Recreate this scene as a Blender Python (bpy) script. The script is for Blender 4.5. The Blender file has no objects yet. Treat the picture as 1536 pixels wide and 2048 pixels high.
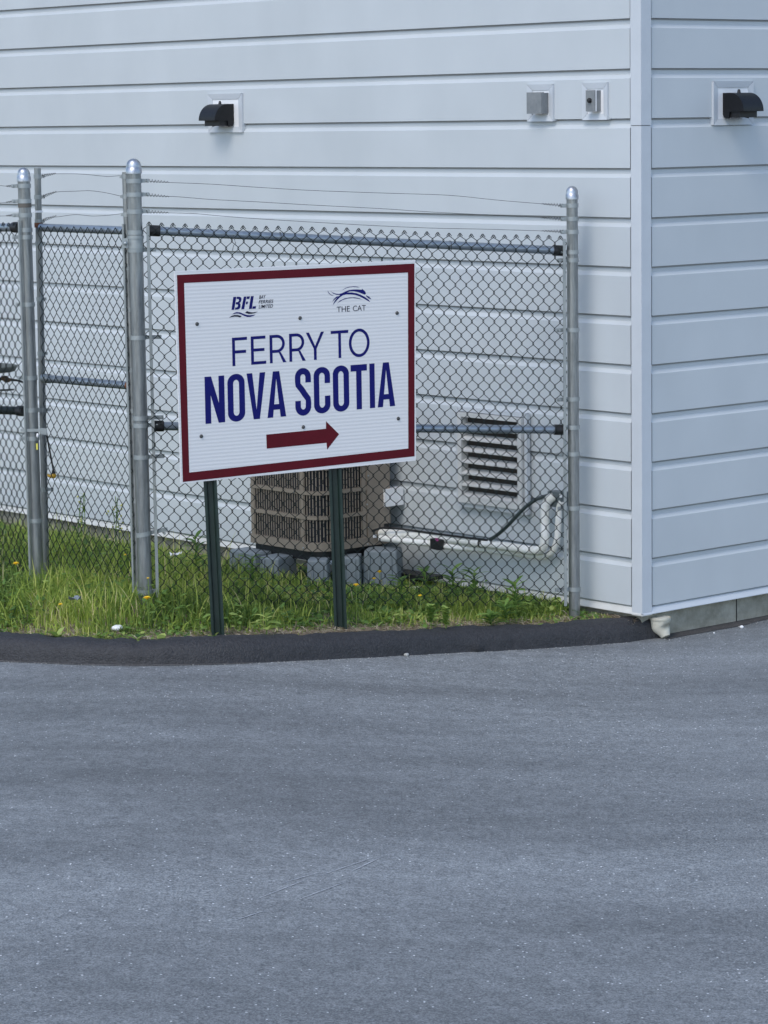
import bpy, bmesh, math, random
import numpy as np
from mathutils import Vector, Matrix, noise
from mathutils.geometry import tessellate_polygon
R = random.Random(7)
scene = bpy.context.scene
COL = scene.collection

# ------------------------------------------------------------------ camera, world, sun, exposure
FPX = 5724.64                       # focal length in pixels of the 1536 x 2048 photograph
PITCH, ROLL, AZ = 0.136449, -0.014518, 0.851293
CAM = Vector((0, 0, 2.53))
cp, sp, cr, sr = math.cos(PITCH), math.sin(PITCH), math.cos(ROLL), math.sin(ROLL)
FWD = Vector((0, cp, -sp)); r0 = Vector((1, 0, 0)); u0 = Vector((0, sp, cp))
RIGHT = r0 * cr + u0 * sr; UP = u0 * cr - r0 * sr
cd = bpy.data.cameras.new('camera'); cam = bpy.data.objects.new('camera', cd); COL.objects.link(cam)
cd.sensor_fit = 'HORIZONTAL'; cd.sensor_width = 36; cd.lens = 36 * FPX / 1536
cd.clip_start = 0.1; cd.clip_end = 2000
mw = Matrix((RIGHT, UP, -FWD)).transposed().to_4x4(); mw.translation = CAM
cam.matrix_world = mw
scene.camera = cam

SUN_AZ = Vector((-0.48, -0.877)); SUN_EL = math.radians(51)
w = bpy.data.worlds.new('World'); scene.world = w; w.use_nodes = True
nt = w.node_tree; bg = nt.nodes['Background']
sky = nt.nodes.new('ShaderNodeTexSky'); sky.sky_type = 'NISHITA'; sky.sun_disc = False
sky.sun_elevation = SUN_EL; sky.sun_rotation = math.atan2(SUN_AZ.x, SUN_AZ.y)
sky.air_density = 1.0; sky.dust_density = 1.2; sky.ozone_density = 1.0
nt.links.new(sky.outputs[0], bg.inputs[0]); bg.inputs[1].default_value = 0.15
ld = bpy.data.lights.new('sun', 'SUN'); ld.energy = 0.70; ld.angle = math.radians(24); ld.color = (1, 0.95, 0.88)
sun = bpy.data.objects.new('sun', ld); COL.objects.link(sun)
sd = Vector((SUN_AZ.x * math.cos(SUN_EL), SUN_AZ.y * math.cos(SUN_EL), math.sin(SUN_EL)))
sun.rotation_euler = sd.to_track_quat('Z', 'Y').to_euler()
sun.location = (-5, -5, 10)
vs = scene.view_settings
scene.display_settings.display_device = 'sRGB'
vs.view_transform = 'Standard'; vs.look = 'None'; vs.gamma = 1; vs.exposure = 0.75; vs.use_curve_mapping = False

# ------------------------------------------------------------------ geometry of the place
CX, CY = 1.24495, 13.6863           # corner of the building
SEAM0, PITCH_Z = CAM.z + 0.44941, 0.235
DL = Vector((-math.cos(AZ), math.sin(AZ), 0))      # along the left wall, away
DR = Vector((math.sin(AZ), math.cos(AZ), 0))       # along the right wall, away
NL = -DR                                            # outward normal of left wall
NR = -DL                                            # outward normal of right wall
CORNER = Vector((CX, CY, 0))

def ray(px, py):
    return FWD + RIGHT * ((px - 768) / FPX) - UP * ((py - 1024) / FPX)
def atY(px, py, Y):
    d = ray(px, py); return CAM + d * (Y / d.y)
def onplane(px, py, p0, n):
    d = ray(px, py); return CAM + d * ((p0 - CAM).dot(n) / d.dot(n))
def onL(px, py, off=0.0):
    return onplane(px, py, CORNER + NL * off, NL)
def onR(px, py, off=0.0):
    return onplane(px, py, CORNER + NR * off, NR)
def smooth(t):
    t = min(1.0, max(0.0, t)); return t * t * (3 - 2 * t)
def road_z(x):
    return 0.12 * smooth((1.25 - x) / 2.4)
def onroad(px, py, dz=0.0):
    z = 0.05
    for _ in range(12):
        d = ray(px, py); p = CAM + d * ((z - CAM.z) / d.z); z = road_z(p.x) + dz
    return p

# ------------------------------------------------------------------ mesh helpers
class MB:
    def __init__(s): s.v = []; s.f = []; s.m = []; s.sm = []
    def add(s, vs_, fs_, mi=0, smoothf=False):
        b = len(s.v); s.v += [tuple(v) for v in vs_]
        for f in fs_: s.f.append([b + i for i in f]); s.m.append(mi); s.sm.append(smoothf)
    def box(s, c, e1, e2, e3, mi=0):
        c = Vector(c); e1, e2, e3 = Vector(e1) / 2, Vector(e2) / 2, Vector(e3) / 2
        vs_ = [c + e1 * a + e2 * b + e3 * d for a in (-1, 1) for b in (-1, 1) for d in (-1, 1)]
        s.add(vs_, [(0, 1, 3, 2), (4, 6, 7, 5), (0, 4, 5, 1), (2, 3, 7, 6), (0, 2, 6, 4), (1, 5, 7, 3)], mi)
    def abox(s, x0, x1, y0, y1, z0, z1, mi=0):
        s.box(((x0 + x1) / 2, (y0 + y1) / 2, (z0 + z1) / 2), (x1 - x0, 0, 0), (0, y1 - y0, 0), (0, 0, z1 - z0), mi)
    def tube(s, path, r, n=8, caps=True, mi=0, smoothf=True):
        P = [Vector(p) for p in path]; k = len(P)
        rr = r if isinstance(r, (list, tuple)) else [r] * k
        t0 = (P[1] - P[0]).normalized()
        up = Vector((0, 0, 1)) if abs(t0.z) < .9 else Vector((1, 0, 0))
        a = (up - t0 * up.dot(t0)).normalized(); vs_ = []
        for i in range(k):
            if i == 0: t = P[1] - P[0]
            elif i == k - 1: t = P[-1] - P[-2]
            else: t = (P[i + 1] - P[i]).normalized() + (P[i] - P[i - 1]).normalized()
            t = t.normalized() if t.length > 1e-9 else t0
            a = (a - t * a.dot(t)).normalized(); b = t.cross(a)
            for j in range(n):
                q = 2 * math.pi * j / n; vs_.append(P[i] + (a * math.cos(q) + b * math.sin(q)) * rr[i])
        fs_ = [(i * n + j, i * n + (j + 1) % n, (i + 1) * n + (j + 1) % n, (i + 1) * n + j) for i in range(k - 1) for j in range(n)]
        s.add(vs_, fs_, mi, smoothf)
        if caps:
            s.add(vs_[:n], [tuple(range(n))[::-1]], mi)          # caps on their own vertices keep the sides' shading clean
            s.add(vs_[-n:], [tuple(range(n))], mi)
    def prism(s, prof, origin, ex, ey, ez, mi=0):
        """closed profile [(a,b)] in ex,ey, extruded by ez (vector)"""
        o = Vector(origin); ex, ey, ez = Vector(ex), Vector(ey), Vector(ez); n = len(prof)
        A = [o + ex * a + ey * b for a, b in prof]; B = [p + ez for p in A]
        s.add(A + B, [tuple(range(n))[::-1], tuple(range(n, 2 * n))] + [(i, (i + 1) % n, n + (i + 1) % n, n + i) for i in range(n)], mi)
    def ball(s, c, rx, ry=None, rz=None, nu=10, nv=6, mi=0):
        ry = ry or rx; rz = rz or rx; c = Vector(c); vs_ = [c + Vector((0, 0, rz))]
        for i in range(1, nv):
            t = math.pi * i / nv
            for j in range(nu):
                q = 2 * math.pi * j / nu
                vs_.append(c + Vector((rx * math.sin(t) * math.cos(q), ry * math.sin(t) * math.sin(q), rz * math.cos(t))))
        vs_.append(c - Vector((0, 0, rz)))
        fs_ = [(0, 1 + j, 1 + (j + 1) % nu) for j in range(nu)]
        for i in range(nv - 2):
            for j in range(nu):
                fs_.append((1 + i * nu + j, 1 + (i + 1) * nu + j, 1 + (i + 1) * nu + (j + 1) % nu, 1 + i * nu + (j + 1) % nu))
        L = len(vs_) - 1
        fs_ += [(L, 1 + (nv - 2) * nu + (j + 1) % nu, 1 + (nv - 2) * nu + j) for j in range(nu)]
        s.add(vs_, fs_, mi, True)

def make_mesh(name, mb, mats, off=Vector((0, 0, 0)), fix=True):
    me = bpy.data.meshes.new(name)
    me.from_pydata([(v[0] - off.x, v[1] - off.y, v[2] - off.z) for v in mb.v], [], mb.f)
    if not isinstance(mats, (list, tuple)): mats = [mats]
    for m in mats: me.materials.append(m)
    me.polygons.foreach_set('material_index', mb.m)
    me.polygons.foreach_set('use_smooth', mb.sm)
    if fix:
        bm = bmesh.new(); bm.from_mesh(me); bmesh.ops.recalc_face_normals(bm, faces=bm.faces); bm.to_mesh(me); bm.free()
    me.update(); return me
ORG = {}
def tag(o, label=None, cat=None, group=None, kind=None):
    if label: o['label'] = label
    if cat: o['category'] = cat
    if group: o['group'] = group
    if kind: o['kind'] = kind
    return o
def thing(name, label, cat, loc, rotz=0.0, group=None):
    o = bpy.data.objects.new(name, None); COL.objects.link(o); o.empty_display_size = .1
    o.location = loc; o.rotation_euler = (0, 0, rotz); ORG[o.name] = Vector(loc)
    return tag(o, label, cat, group)
def obj(name, mb, mats, parent=None, world=True, loc=None, fix=True):
    """world=True: vertices are world coordinates (parents unrotated); False: local to the parent thing"""
    off = Vector((0, 0, 0))
    if parent is not None and world: off = ORG[parent.name]
    if parent is None and loc is not None: off = Vector(loc)
    me = make_mesh(name, mb, mats, off, fix)
    o = bpy.data.objects.new(name, me); COL.objects.link(o)
    if parent is not None:
        o.parent = parent; ORG[o.name] = ORG[parent.name]
    else:
        o.location = off; ORG[o.name] = off
    return o
def share(o, parent, loc=(0, 0, 0), rot=(0, 0, 0), scale=None):
    c = o.copy(); COL.objects.link(c); c.parent = parent; c.location = loc; c.rotation_euler = rot
    if scale: c.scale = scale
    return c
def copy_tree(o, parent=None):
    c = o.copy(); COL.objects.link(c); c.parent = parent
    for ch in list(o.children): copy_tree(ch, c)
    return c

# ------------------------------------------------------------------ materials
def mat(name, col, rough=.6, metal=0.0, col2=None, nscale=8, bump=0.0, bscale=200, spec=.5, stretch=None, detail=6, ramp=(.35, .65)):
    m = bpy.data.materials.new(name); m.use_nodes = True; t = m.node_tree; b = t.nodes['Principled BSDF']
    b.inputs['Roughness'].default_value = rough; b.inputs['Metallic'].default_value = metal
    b.inputs['Specular IOR Level'].default_value = spec
    b.inputs['Base Color'].default_value = (*col, 1)
    tc = t.nodes.new('ShaderNodeTexCoord'); mp = t.nodes.new('ShaderNodeMapping'); t.links.new(tc.outputs['Object'], mp.inputs[0])
    if stretch: mp.inputs['Scale'].default_value = stretch
    if col2:
        n = t.nodes.new('ShaderNodeTexNoise'); n.inputs['Scale'].default_value = nscale; n.inputs['Detail'].default_value = detail
        n.inputs['Roughness'].default_value = .65
        t.links.new(mp.outputs[0], n.inputs['Vector'])
        r = t.nodes.new('ShaderNodeValToRGB'); r.color_ramp.elements[0].position = ramp[0]; r.color_ramp.elements[1].position = ramp[1]
        r.color_ramp.elements[0].color = (*col, 1); r.color_ramp.elements[1].color = (*col2, 1)
        t.links.new(n.outputs['Fac'], r.inputs[0]); t.links.new(r.outputs[0], b.inputs['Base Color'])
    if bump:
        n2 = t.nodes.new('ShaderNodeTexNoise'); n2.inputs['Scale'].default_value = bscale; n2.inputs['Detail'].default_value = 4
        t.links.new(mp.outputs[0], n2.inputs['Vector'])
        bp = t.nodes.new('ShaderNodeBump'); bp.inputs['Strength'].default_value = 1; bp.inputs['Distance'].default_value = bump
        t.links.new(n2.outputs['Fac'], bp.inputs['Height']); t.links.new(bp.outputs[0], b.inputs['Normal'])
    return m
def N(t, kind, **kw):
    n = t.nodes.new(kind)
    for k, v in kw.items():
        if k in n.inputs: n.inputs[k].default_value = v
        else: setattr(n, k, v)
    return n

# siding: pale blue-grey painted metal, faint embossed grain, oil canning and rain dirt
def siding_mat():
    m = bpy.data.materials.new('painted_siding'); m.use_nodes = True; t = m.node_tree; b = t.nodes['Principled BSDF']; L = t.links.new
    tc = N(t, 'ShaderNodeTexCoord'); g = N(t, 'ShaderNodeNewGeometry')
    n = N(t, 'ShaderNodeTexNoise'); n.inputs['Scale'].default_value = 1.3; n.inputs['Detail'].default_value = 5; L(g.outputs['Position'], n.inputs['Vector'])
    mp = N(t, 'ShaderNodeMapping'); mp.inputs['Scale'].default_value = (2, 2, 1.2); L(g.outputs['Position'], mp.inputs[0])
    n3 = N(t, 'ShaderNodeTexNoise'); n3.inputs['Scale'].default_value = 1.5; n3.inputs['Detail'].default_value = 6; L(mp.outputs[0], n3.inputs['Vector'])
    mx = N(t, 'ShaderNodeMath', operation='ADD'); L(n.outputs['Fac'], mx.inputs[0]); L(n3.outputs['Fac'], mx.inputs[1])
    r = N(t, 'ShaderNodeValToRGB'); r.color_ramp.elements[0].position = .75; r.color_ramp.elements[1].position = 1.25
    r.color_ramp.elements[0].color = (.485, .522, .54, 1); r.color_ramp.elements[1].color = (.525, .562, .58, 1)
    # ramp works 0..1: halve
    hv = N(t, 'ShaderNodeMath', operation='MULTIPLY'); hv.inputs[1].default_value = .5; L(mx.outputs[0], hv.inputs[0])
    r.color_ramp.elements[0].position = .38; r.color_ramp.elements[1].position = .62
    L(hv.outputs[0], r.inputs[0]); L(r.outputs[0], b.inputs['Base Color'])
    b.inputs['Roughness'].default_value = .5; b.inputs['Specular IOR Level'].default_value = .35
    n2 = N(t, 'ShaderNodeTexNoise'); n2.inputs['Scale'].default_value = 260; n2.inputs['Detail'].default_value = 2; L(g.outputs['Position'], n2.inputs['Vector'])
    b1 = N(t, 'ShaderNodeBump'); b1.inputs['Distance'].default_value = .0006; b1.inputs['Strength'].default_value = .6; L(n2.outputs['Fac'], b1.inputs['Height'])
    n4 = N(t, 'ShaderNodeTexNoise'); n4.inputs['Scale'].default_value = 2.2; n4.inputs['Detail'].default_value = 1; L(g.outputs['Position'], n4.inputs['Vector'])
    b2 = N(t, 'ShaderNodeBump'); b2.inputs['Distance'].default_value = .012; b2.inputs['Strength'].default_value = .35
    L(n4.outputs['Fac'], b2.inputs['Height']); L(b1.outputs[0], b2.inputs['Normal']); L(b2.outputs[0], b.inputs['Normal'])
    return m
M_SIDE = siding_mat()
M_TRIM = mat('painted_trim', (.51, .545, .575), .5, col2=(.545, .58, .61), nscale=5, spec=.35)
M_FLANGE = mat('cream_flashing', (.60, .61, .58), .55, col2=(.52, .52, .49), nscale=9)
M_WHITE = mat('white_plate', (.82, .83, .84), .5, col2=(.78, .79, .8), nscale=20)
M_VENT = mat('louvre_paint', (.58, .59, .58), .5, col2=(.50, .505, .49), nscale=12)
M_DARKIN = mat('dark_interior', (.015, .013, .012), .8, col2=(.03, .026, .022), nscale=30)
M_CONC = mat('concrete', (.22, .215, .17), .9, col2=(.40, .39, .33), nscale=7, bump=.004, bscale=60, detail=9)
M_GALV = mat('galvanised_steel', (.19, .205, .21), .32, .70, col2=(.32, .34, .345), nscale=9, bump=.0006, bscale=90, stretch=(6, 6, .7))
M_GALVB = mat('bright_zinc', (.28, .31, .315), .45, .5, col2=(.36, .39, .39), nscale=25)
M_CAP = mat('cast_cap', (.26, .28, .31), .38, .9, col2=(.55, .57, .6), nscale=30)
M_BAR = mat('tension_bar_zinc', (.26, .29, .29), .5, .4, col2=(.36, .38, .37), nscale=12)
M_VINYL = mat('dark_green_vinyl', (.004, .009, .009), .5, spec=.3, col2=(.008, .014, .013), nscale=40)
M_WIRE = mat('weathered_wire', (.05, .055, .055), .6, .4, col2=(.09, .09, .09), nscale=40)
M_RAIL = mat('dark_rail', (.23, .27, .31), .32, .6, col2=(.29, .335, .38), nscale=14, stretch=(1, 1, 1))
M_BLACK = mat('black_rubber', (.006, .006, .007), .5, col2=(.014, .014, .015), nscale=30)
M_RUST = mat('rust', (.12, .045, .025), .9, col2=(.22, .09, .05), nscale=60)
M_POSTG = mat('dark_green_steel', (.006, .018, .014), .42, col2=(.012, .030, .024), nscale=15)
M_TAN = mat('tan_painted_metal', (.205, .175, .14), .5, col2=(.24, .205, .165), nscale=10)
M_COIL = mat('coil_fins', (.003, .004, .009), .6, .0, col2=(.010, .014, .026), nscale=120)
M_RISER = mat('grey_plastic', (.165, .195, .215), .6, col2=(.20, .235, .255), nscale=18)
M_FOAM = mat('white_foam', (.86, .87, .86), .75, col2=(.66, .66, .60), nscale=14, bump=.002, bscale=50)
M_YEL = mat('yellow_petals', (.75, .48, .01), .7, col2=(.85, .60, .02), nscale=200)
M_YPL = mat('yellow_plastic', (.62, .36, .03), .5, col2=(.5, .3, .03), nscale=60)
M_YTAG = mat('yellow_tag', (.72, .66, .10), .5)
M_LAMP = mat('bronze_lamp', (.004, .004, .005), .45, spec=.35, col2=(.008, .008, .010), nscale=60)
M_GREY = mat('grey_box_metal', (.17, .185, .195), .45, col2=(.22, .235, .24), nscale=25)
M_KERB = None

def asphalt(name, dark, light, fine=230, mid=True, bumpd=.004):
    m = bpy.data.materials.new(name); m.use_nodes = True; t = m.node_tree; b = t.nodes['Principled BSDF']; L = t.links.new
    g = N(t, 'ShaderNodeNewGeometry'); P = g.outputs['Position']
    n = N(t, 'ShaderNodeTexNoise'); n.inputs['Scale'].default_value = fine; n.inputs['Detail'].default_value = 3; n.inputs['Roughness'].default_value = .7; L(P, n.inputs['Vector'])
    r = N(t, 'ShaderNodeValToRGB'); r.color_ramp.elements[0].position = .36; r.color_ramp.elements[1].position = .66
    r.color_ramp.elements[0].color = (*dark, 1); r.color_ramp.elements[1].color = (*light, 1); 
    nb_ = N(t, 'ShaderNodeTexNoise'); nb_.inputs['Scale'].default_value = fine * .42; nb_.inputs['Detail'].default_value = 2; L(P, nb_.inputs['Vector'])
    av = N(t, 'ShaderNodeMath', operation='MULTIPLY_ADD'); av.inputs[1].default_value = .34; L(nb_.outputs['Fac'], av.inputs[0])
    a2 = N(t, 'ShaderNodeMath', operation='MULTIPLY'); a2.inputs[1].default_value = .85; L(n.outputs['Fac'], a2.inputs[0])
    L(a2.outputs[0], av.inputs[2]); a3 = N(t, 'ShaderNodeMath', operation='SUBTRACT'); a3.inputs[1].default_value = .095; L(av.outputs[0], a3.inputs[0])
    L(a3.outputs[0], r.inputs[0])
    col = r.outputs[0]
    # pale aggregate chips
    v = N(t, 'ShaderNodeTexVoronoi'); v.inputs['Scale'].default_value = 85; L(P, v.inputs['Vector'])
    lt = N(t, 'ShaderNodeMath', operation='LESS_THAN'); lt.inputs[1].default_value = .30; L(v.outputs['Distance'], lt.inputs[0])
    sp_ = N(t, 'ShaderNodeSeparateColor'); L(v.outputs['Color'], sp_.inputs[0])
    gt = N(t, 'ShaderNodeMath', operation='GREATER_THAN'); gt.inputs[1].default_value = .976 if mid else .9995; L(sp_.outputs[0], gt.inputs[0])
    mu = N(t, 'ShaderNodeMath', operation='MULTIPLY'); L(lt.outputs[0], mu.inputs[0]); L(gt.outputs[0], mu.inputs[1])
    mixc = N(t, 'ShaderNodeMix', data_type='RGBA'); L(mu.outputs[0], mixc.inputs[0]); L(col, mixc.inputs[6]); mixc.inputs[7].default_value = (.75, .77, .78, 1)
    col = mixc.outputs[2]
    if mid:
        mp = N(t, 'ShaderNodeMapping'); mp.inputs['Scale'].default_value = (.16, .9, 1); mp.inputs['Rotation'].default_value = (0, 0, math.radians(-14)); L(P, mp.inputs[0])
        n2 = N(t, 'ShaderNodeTexNoise'); n2.inputs['Scale'].default_value = 1.6; n2.inputs['Detail'].default_value = 6; n2.inputs['Roughness'].default_value = .6; L(mp.outputs[0], n2.inputs['Vector'])
        mr = N(t, 'ShaderNodeMapRange'); mr.inputs['From Min'].default_value = .30; mr.inputs['From Max'].default_value = .70
        mr.inputs['To Min'].default_value = .65; mr.inputs['To Max'].default_value = 1.27; L(n2.outputs['Fac'], mr.inputs[0])
        n3 = N(t, 'ShaderNodeTexNoise'); n3.inputs['Scale'].default_value = 14; n3.inputs['Detail'].default_value = 5; L(P, n3.inputs['Vector'])
        mr3 = N(t, 'ShaderNodeMapRange'); mr3.inputs['From Min'].default_value = .3; mr3.inputs['From Max'].default_value = .7
        mr3.inputs['To Min'].default_value = .86; mr3.inputs['To Max'].default_value = 1.14; L(n3.outputs['Fac'], mr3.inputs[0])
        mm = N(t, 'ShaderNodeMath', operation='MULTIPLY'); L(mr.outputs[0], mm.inputs[0]); L(mr3.outputs[0], mm.inputs[1])
        vm = N(t, 'ShaderNodeVectorMath', operation='SCALE'); L(col, vm.inputs[0]); L(mm.outputs[0], vm.inputs['Scale'])
        col = vm.outputs[0]
    L(col, b.inputs['Base Color'])
    b.inputs['Roughness'].default_value = .62; b.inputs['Specular IOR Level'].default_value = .55
    n4 = N(t, 'ShaderNodeTexNoise'); n4.inputs['Scale'].default_value = 120; n4.inputs['Detail'].default_value = 3; L(P, n4.inputs['Vector'])
    bp = N(t, 'ShaderNodeBump'); bp.inputs['Distance'].default_value = bumpd; bp.inputs['Strength'].default_value = .8
    L(n4.outputs['Fac'], bp.inputs['Height']); L(bp.outputs[0], b.inputs['Normal'])
    return m
M_ROAD = asphalt('asphalt', (.082, .090, .095), (.295, .312, .315), fine=150)
M_KERB = asphalt('kerb_asphalt', (.010, .010, .012), (.036, .037, .041), fine=150, mid=False, bumpd=.008)
M_DUST = mat('road_dust', (.08, .078, .075), .9, col2=(.16, .155, .15), nscale=90)
M_SCUFF = mat('scuff', (.52, .54, .56), .7, col2=(.30, .32, .34), nscale=60)
M_SOIL = mat('soil', (.14, .11, .08), .95, col2=(.30, .25, .19), nscale=22, bump=.012, bscale=60, detail=9)
M_STONE = mat('pale_stone', (.30, .30, .28), .8, col2=(.5, .5, .47), nscale=60)

def leaf_mat(name, ramp):
    m = bpy.data.materials.new(name); m.use_nodes = True; t = m.node_tree; b = t.nodes['Principled BSDF']; L = t.links.new
    a = N(t, 'ShaderNodeAttribute'); a.attribute_name = 'tint'
    r = N(t, 'ShaderNodeValToRGB'); el = r.color_ramp.elements
    for i, (p, c) in enumerate(ramp):
        e = el[i] if i < 2 else el.new(p)
        e.position = p; e.color = (*c, 1)
    L(a.outputs['Fac'], r.inputs[0]); L(r.outputs[0], b.inputs['Base Color'])
    b.inputs['Roughness'].default_value = .55; b.inputs['Specular IOR Level'].default_value = .3
    tr = N(t, 'ShaderNodeBsdfTranslucent'); L(r.outputs[0], tr.inputs[0])
    mx = N(t, 'ShaderNodeMixShader'); mx.inputs[0].default_value = .42
    out = t.nodes['Material Output']; L(b.outputs[0], mx.inputs[1]); L(tr.outputs[0], mx.inputs[2]); L(mx.outputs[0], out.inputs['Surface'])
    return m
M_GRASS = leaf_mat('grass_blades', [(0, (.055, .11, .03)), (1, (.72, .62, .36)), (.42, (.21, .31, .06)), (.72, (.42, .52, .10)), (.88, (.62, .62, .20))])
M_LEAF = leaf_mat('weed_leaves', [(0, (.045, .10, .035)), (1, (.50, .60, .17)), (.5, (.17, .30, .065))])
M_STRAW = leaf_mat('dry_straw', [(0, (.17, .13, .09)), (1, (.66, .58, .45)), (.5, (.38, .31, .21))])

# ------------------------------------------------------------------ ground: road sheet, kerb, grass bank
def add_tint(o, vals):
    a = o.data.attributes.new('tint', 'FLOAT', 'FACE'); a.data.foreach_set('value', vals)

# kerb foot line measured along the photograph, on the road surface
KP = [(-400, 1306), (-200, 1314), (0, 1322), (150, 1329), (300, 1331.5), (450, 1329), (600, 1322), (768, 1314), (900, 1306), (1000, 1302), (1100, 1296), (1200, 1289), (1270, 1284), (1300, 1279), (1328, 1272)]
kp = [onroad(*p) for p in KP]
kp = [Vector((-9, kp[0].y + 1.2, road_z(-9))), Vector((-5, kp[0].y + .5, road_z(-5)))] + kp
def kerb_at(x):
    if x <= kp[0].x: return kp[0].y
    for a, b in zip(kp, kp[1:]):
        if a.x <= x <= b.x: return a.y + (b.y - a.y) * (x - a.x) / (b.x - a.x)
    return kp[-1].y
def ksm(x): return sum(kerb_at(x + d) for d in (-.12, -.06, 0, .06, .12)) / 5
mb = MB()
xs = [-300, -60, -20, -9, -6, -4] + [-3 + i * .2 for i in range(22)] + [1.35, 1.6, 3, 8, 20, 60, 300]
vs_ = []
for x in xs:
    z = road_z(x); yk = ksm(x); zb2 = -.3 if x < 1.3 else z
    vs_ += [(x, y, z) for y in (-300, -60, -10, 0, 6, 10)] + [(x, yk - .3, z), (x, yk + .10, z), (x, yk + .15, zb2), (x, 20, zb2), (x, 60, z), (x, 300, z)]
k = 12
mb.add(vs_, [(i * k + j, (i + 1) * k + j, (i + 1) * k + j + 1, i * k + j + 1) for i in range(len(xs) - 1) for j in range(k - 1)], 0, False)
road = obj('road', mb, M_ROAD); tag(road, 'grey blue asphalt road surface with faint tyre arcs', kind='structure')
mb = MB()
prof = [(-.02, -.03), (0, 0.0), (.004, .032), (.014, .066), (.036, .090), (.07, .103), (.13, .102), (.175, .088), (.20, .06), (.22, 0), (.22, -.05)]
xk = list(np.arange(-9, -2.2, .25)) + list(np.arange(-2.2, 1.36, .012)); rows = []
XEND = kp[-1].x
for x in xk:
    if x > XEND: break
    y = ksm(x); z0 = road_z(x)
    end = smooth((XEND - x) / .07)
    row = []
    for i, (a, h) in enumerate(prof):
        q = Vector((x * 9, a * 30, h * 30)); nz = noise.noise(q) * .009 + noise.noise(q * 4) * .006 + noise.noise(Vector((x * 2.1, 3, 1))) * .012 * (h > .05) - .022 * math.exp(-((x - .44) / .035) ** 2) * (.02 < h < .095) - .012 * math.exp(-((x + 1.12) / .012) ** 2) * (h > .02)
        if i in (0, 10): nz = 0
        hh = h * (end if h > 0 else 1) + (nz * end if h > 0 else 0)
        row.append((x, y + a + (nz * .8 if i > 1 else nz), z0 + hh))
    rows.append(row)
kk = len(prof)
mb.add([p for r_ in rows for p in r_], [(i * kk + j, (i + 1) * kk + j, (i + 1) * kk + j + 1, i * kk + j + 1) for i in range(len(rows) - 1) for j in range(kk - 1)], 0, True)
n_ = (len(rows) - 1) * kk
mb.f.append([n_ + j for j in range(kk)]); mb.m.append(0); mb.sm.append(False)
kerb = obj('kerb', mb, M_KERB); tag(kerb, 'dark rounded asphalt kerb curving along the grass', kind='structure')

def wall_y(x):      # y of left wall line at x
    return CY + (CX - x) * (DL.y / -DL.x)
def ground_z(x, y):
    d0 = y - (ksm(x) + .2); dw = wall_y(x) - y
    left = smooth((-.62 - x) / .6)
    h = road_z(x) + .072 + .085 * smooth(d0 / .7) * left
    back = smooth((dw - .1) / (1.1 + 1.3 * smooth((-.45 - x) / .5)))
    h = h * back + (.085 - .045 * smooth((-.5 - x) / .8)) * (1 - back)
    return h + .012 * noise.noise(Vector((x * 4, y * 4, 0))) * smooth(d0 / .2) + .006 * noise.noise(Vector((x * 15, y * 15, 2)))
mb = MB(); xg = list(np.arange(-9, -3, .3)) + list(np.arange(-3, 1.45, .03)); nv_ = 70
for x in xg:
    ya = ksm(min(x, XEND)) + .16; yb = max(wall_y(x) + .25, ya + .02)
    for j in range(nv_ + 1):
        t_ = (j / nv_) ** 1.6; y = ya + (yb - ya) * t_
        z = ground_z(x, y)
        if x > XEND - .16: z = min(z, .07 * smooth((1.46 - x) / .3) - .01 + road_z(x))
        mb.v.append((x, y, z))
kk = nv_ + 1
for i in range(len(xg) - 1):
    for j in range(nv_): mb.f.append([i * kk + j, (i + 1) * kk + j, (i + 1) * kk + j + 1, i * kk + j + 1]); mb.m.append(0); mb.sm.append(True)
soil = obj('soil_bank', mb, M_SOIL); tag(soil, 'bare brown soil bank under the grass behind the kerb', kind='structure')

# ------------------------------------------------------------------ building
B = thing('metal_sided_building', 'large building clad in pale blue-grey metal siding with a trimmed corner', 'building', (CX, CY, 0))
LW, RW, NSEAM_TOP = 11.0, 7.0, 14
PZ = PITCH_Z
prof = [(-.020, .024), (-.020, 0.0)]
def siding(dirv, nrm, length, name='siding_panel', gaps=None):
    pro = [(-.026, PZ - .009), (-.015, PZ - .009), (-.015, PZ - .027), (0, PZ - .046), (0, .001), (-.002, 0), (-.026, 0)]
    # profile: (out, up) from panel bottom edge
    m_ = MB(); segs = 1
    o = dirv * .072
    A = [o + nrm * a + Vector((0, 0, b)) for a, b in pro]; Bv = [p + dirv * (length - .072) for p in A]
    n = len(pro); m_.add(A + Bv, [(i, i + 1, n + i + 1, n + i) for i in range(n - 1)])
    first = None
    for s_ in range(-NSEAM_TOP, 12):
        # panel whose bottom edge sits just above seam s_+1
        zb = SEAM0 - (s_ + 1) * PZ + .006
        if first is None:
            first = obj(name, m_, M_SIDE, B, world=False); first.location = (0, 0, zb)
        else: share(first, B, (0, 0, zb))
siding(DL, NL, LW); siding(DR, NR, RW)
ZB = SEAM0 - 12 * PZ        # bottom seam of the siding
ZT = SEAM0 + NSEAM_TOP * PZ + .01
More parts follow.
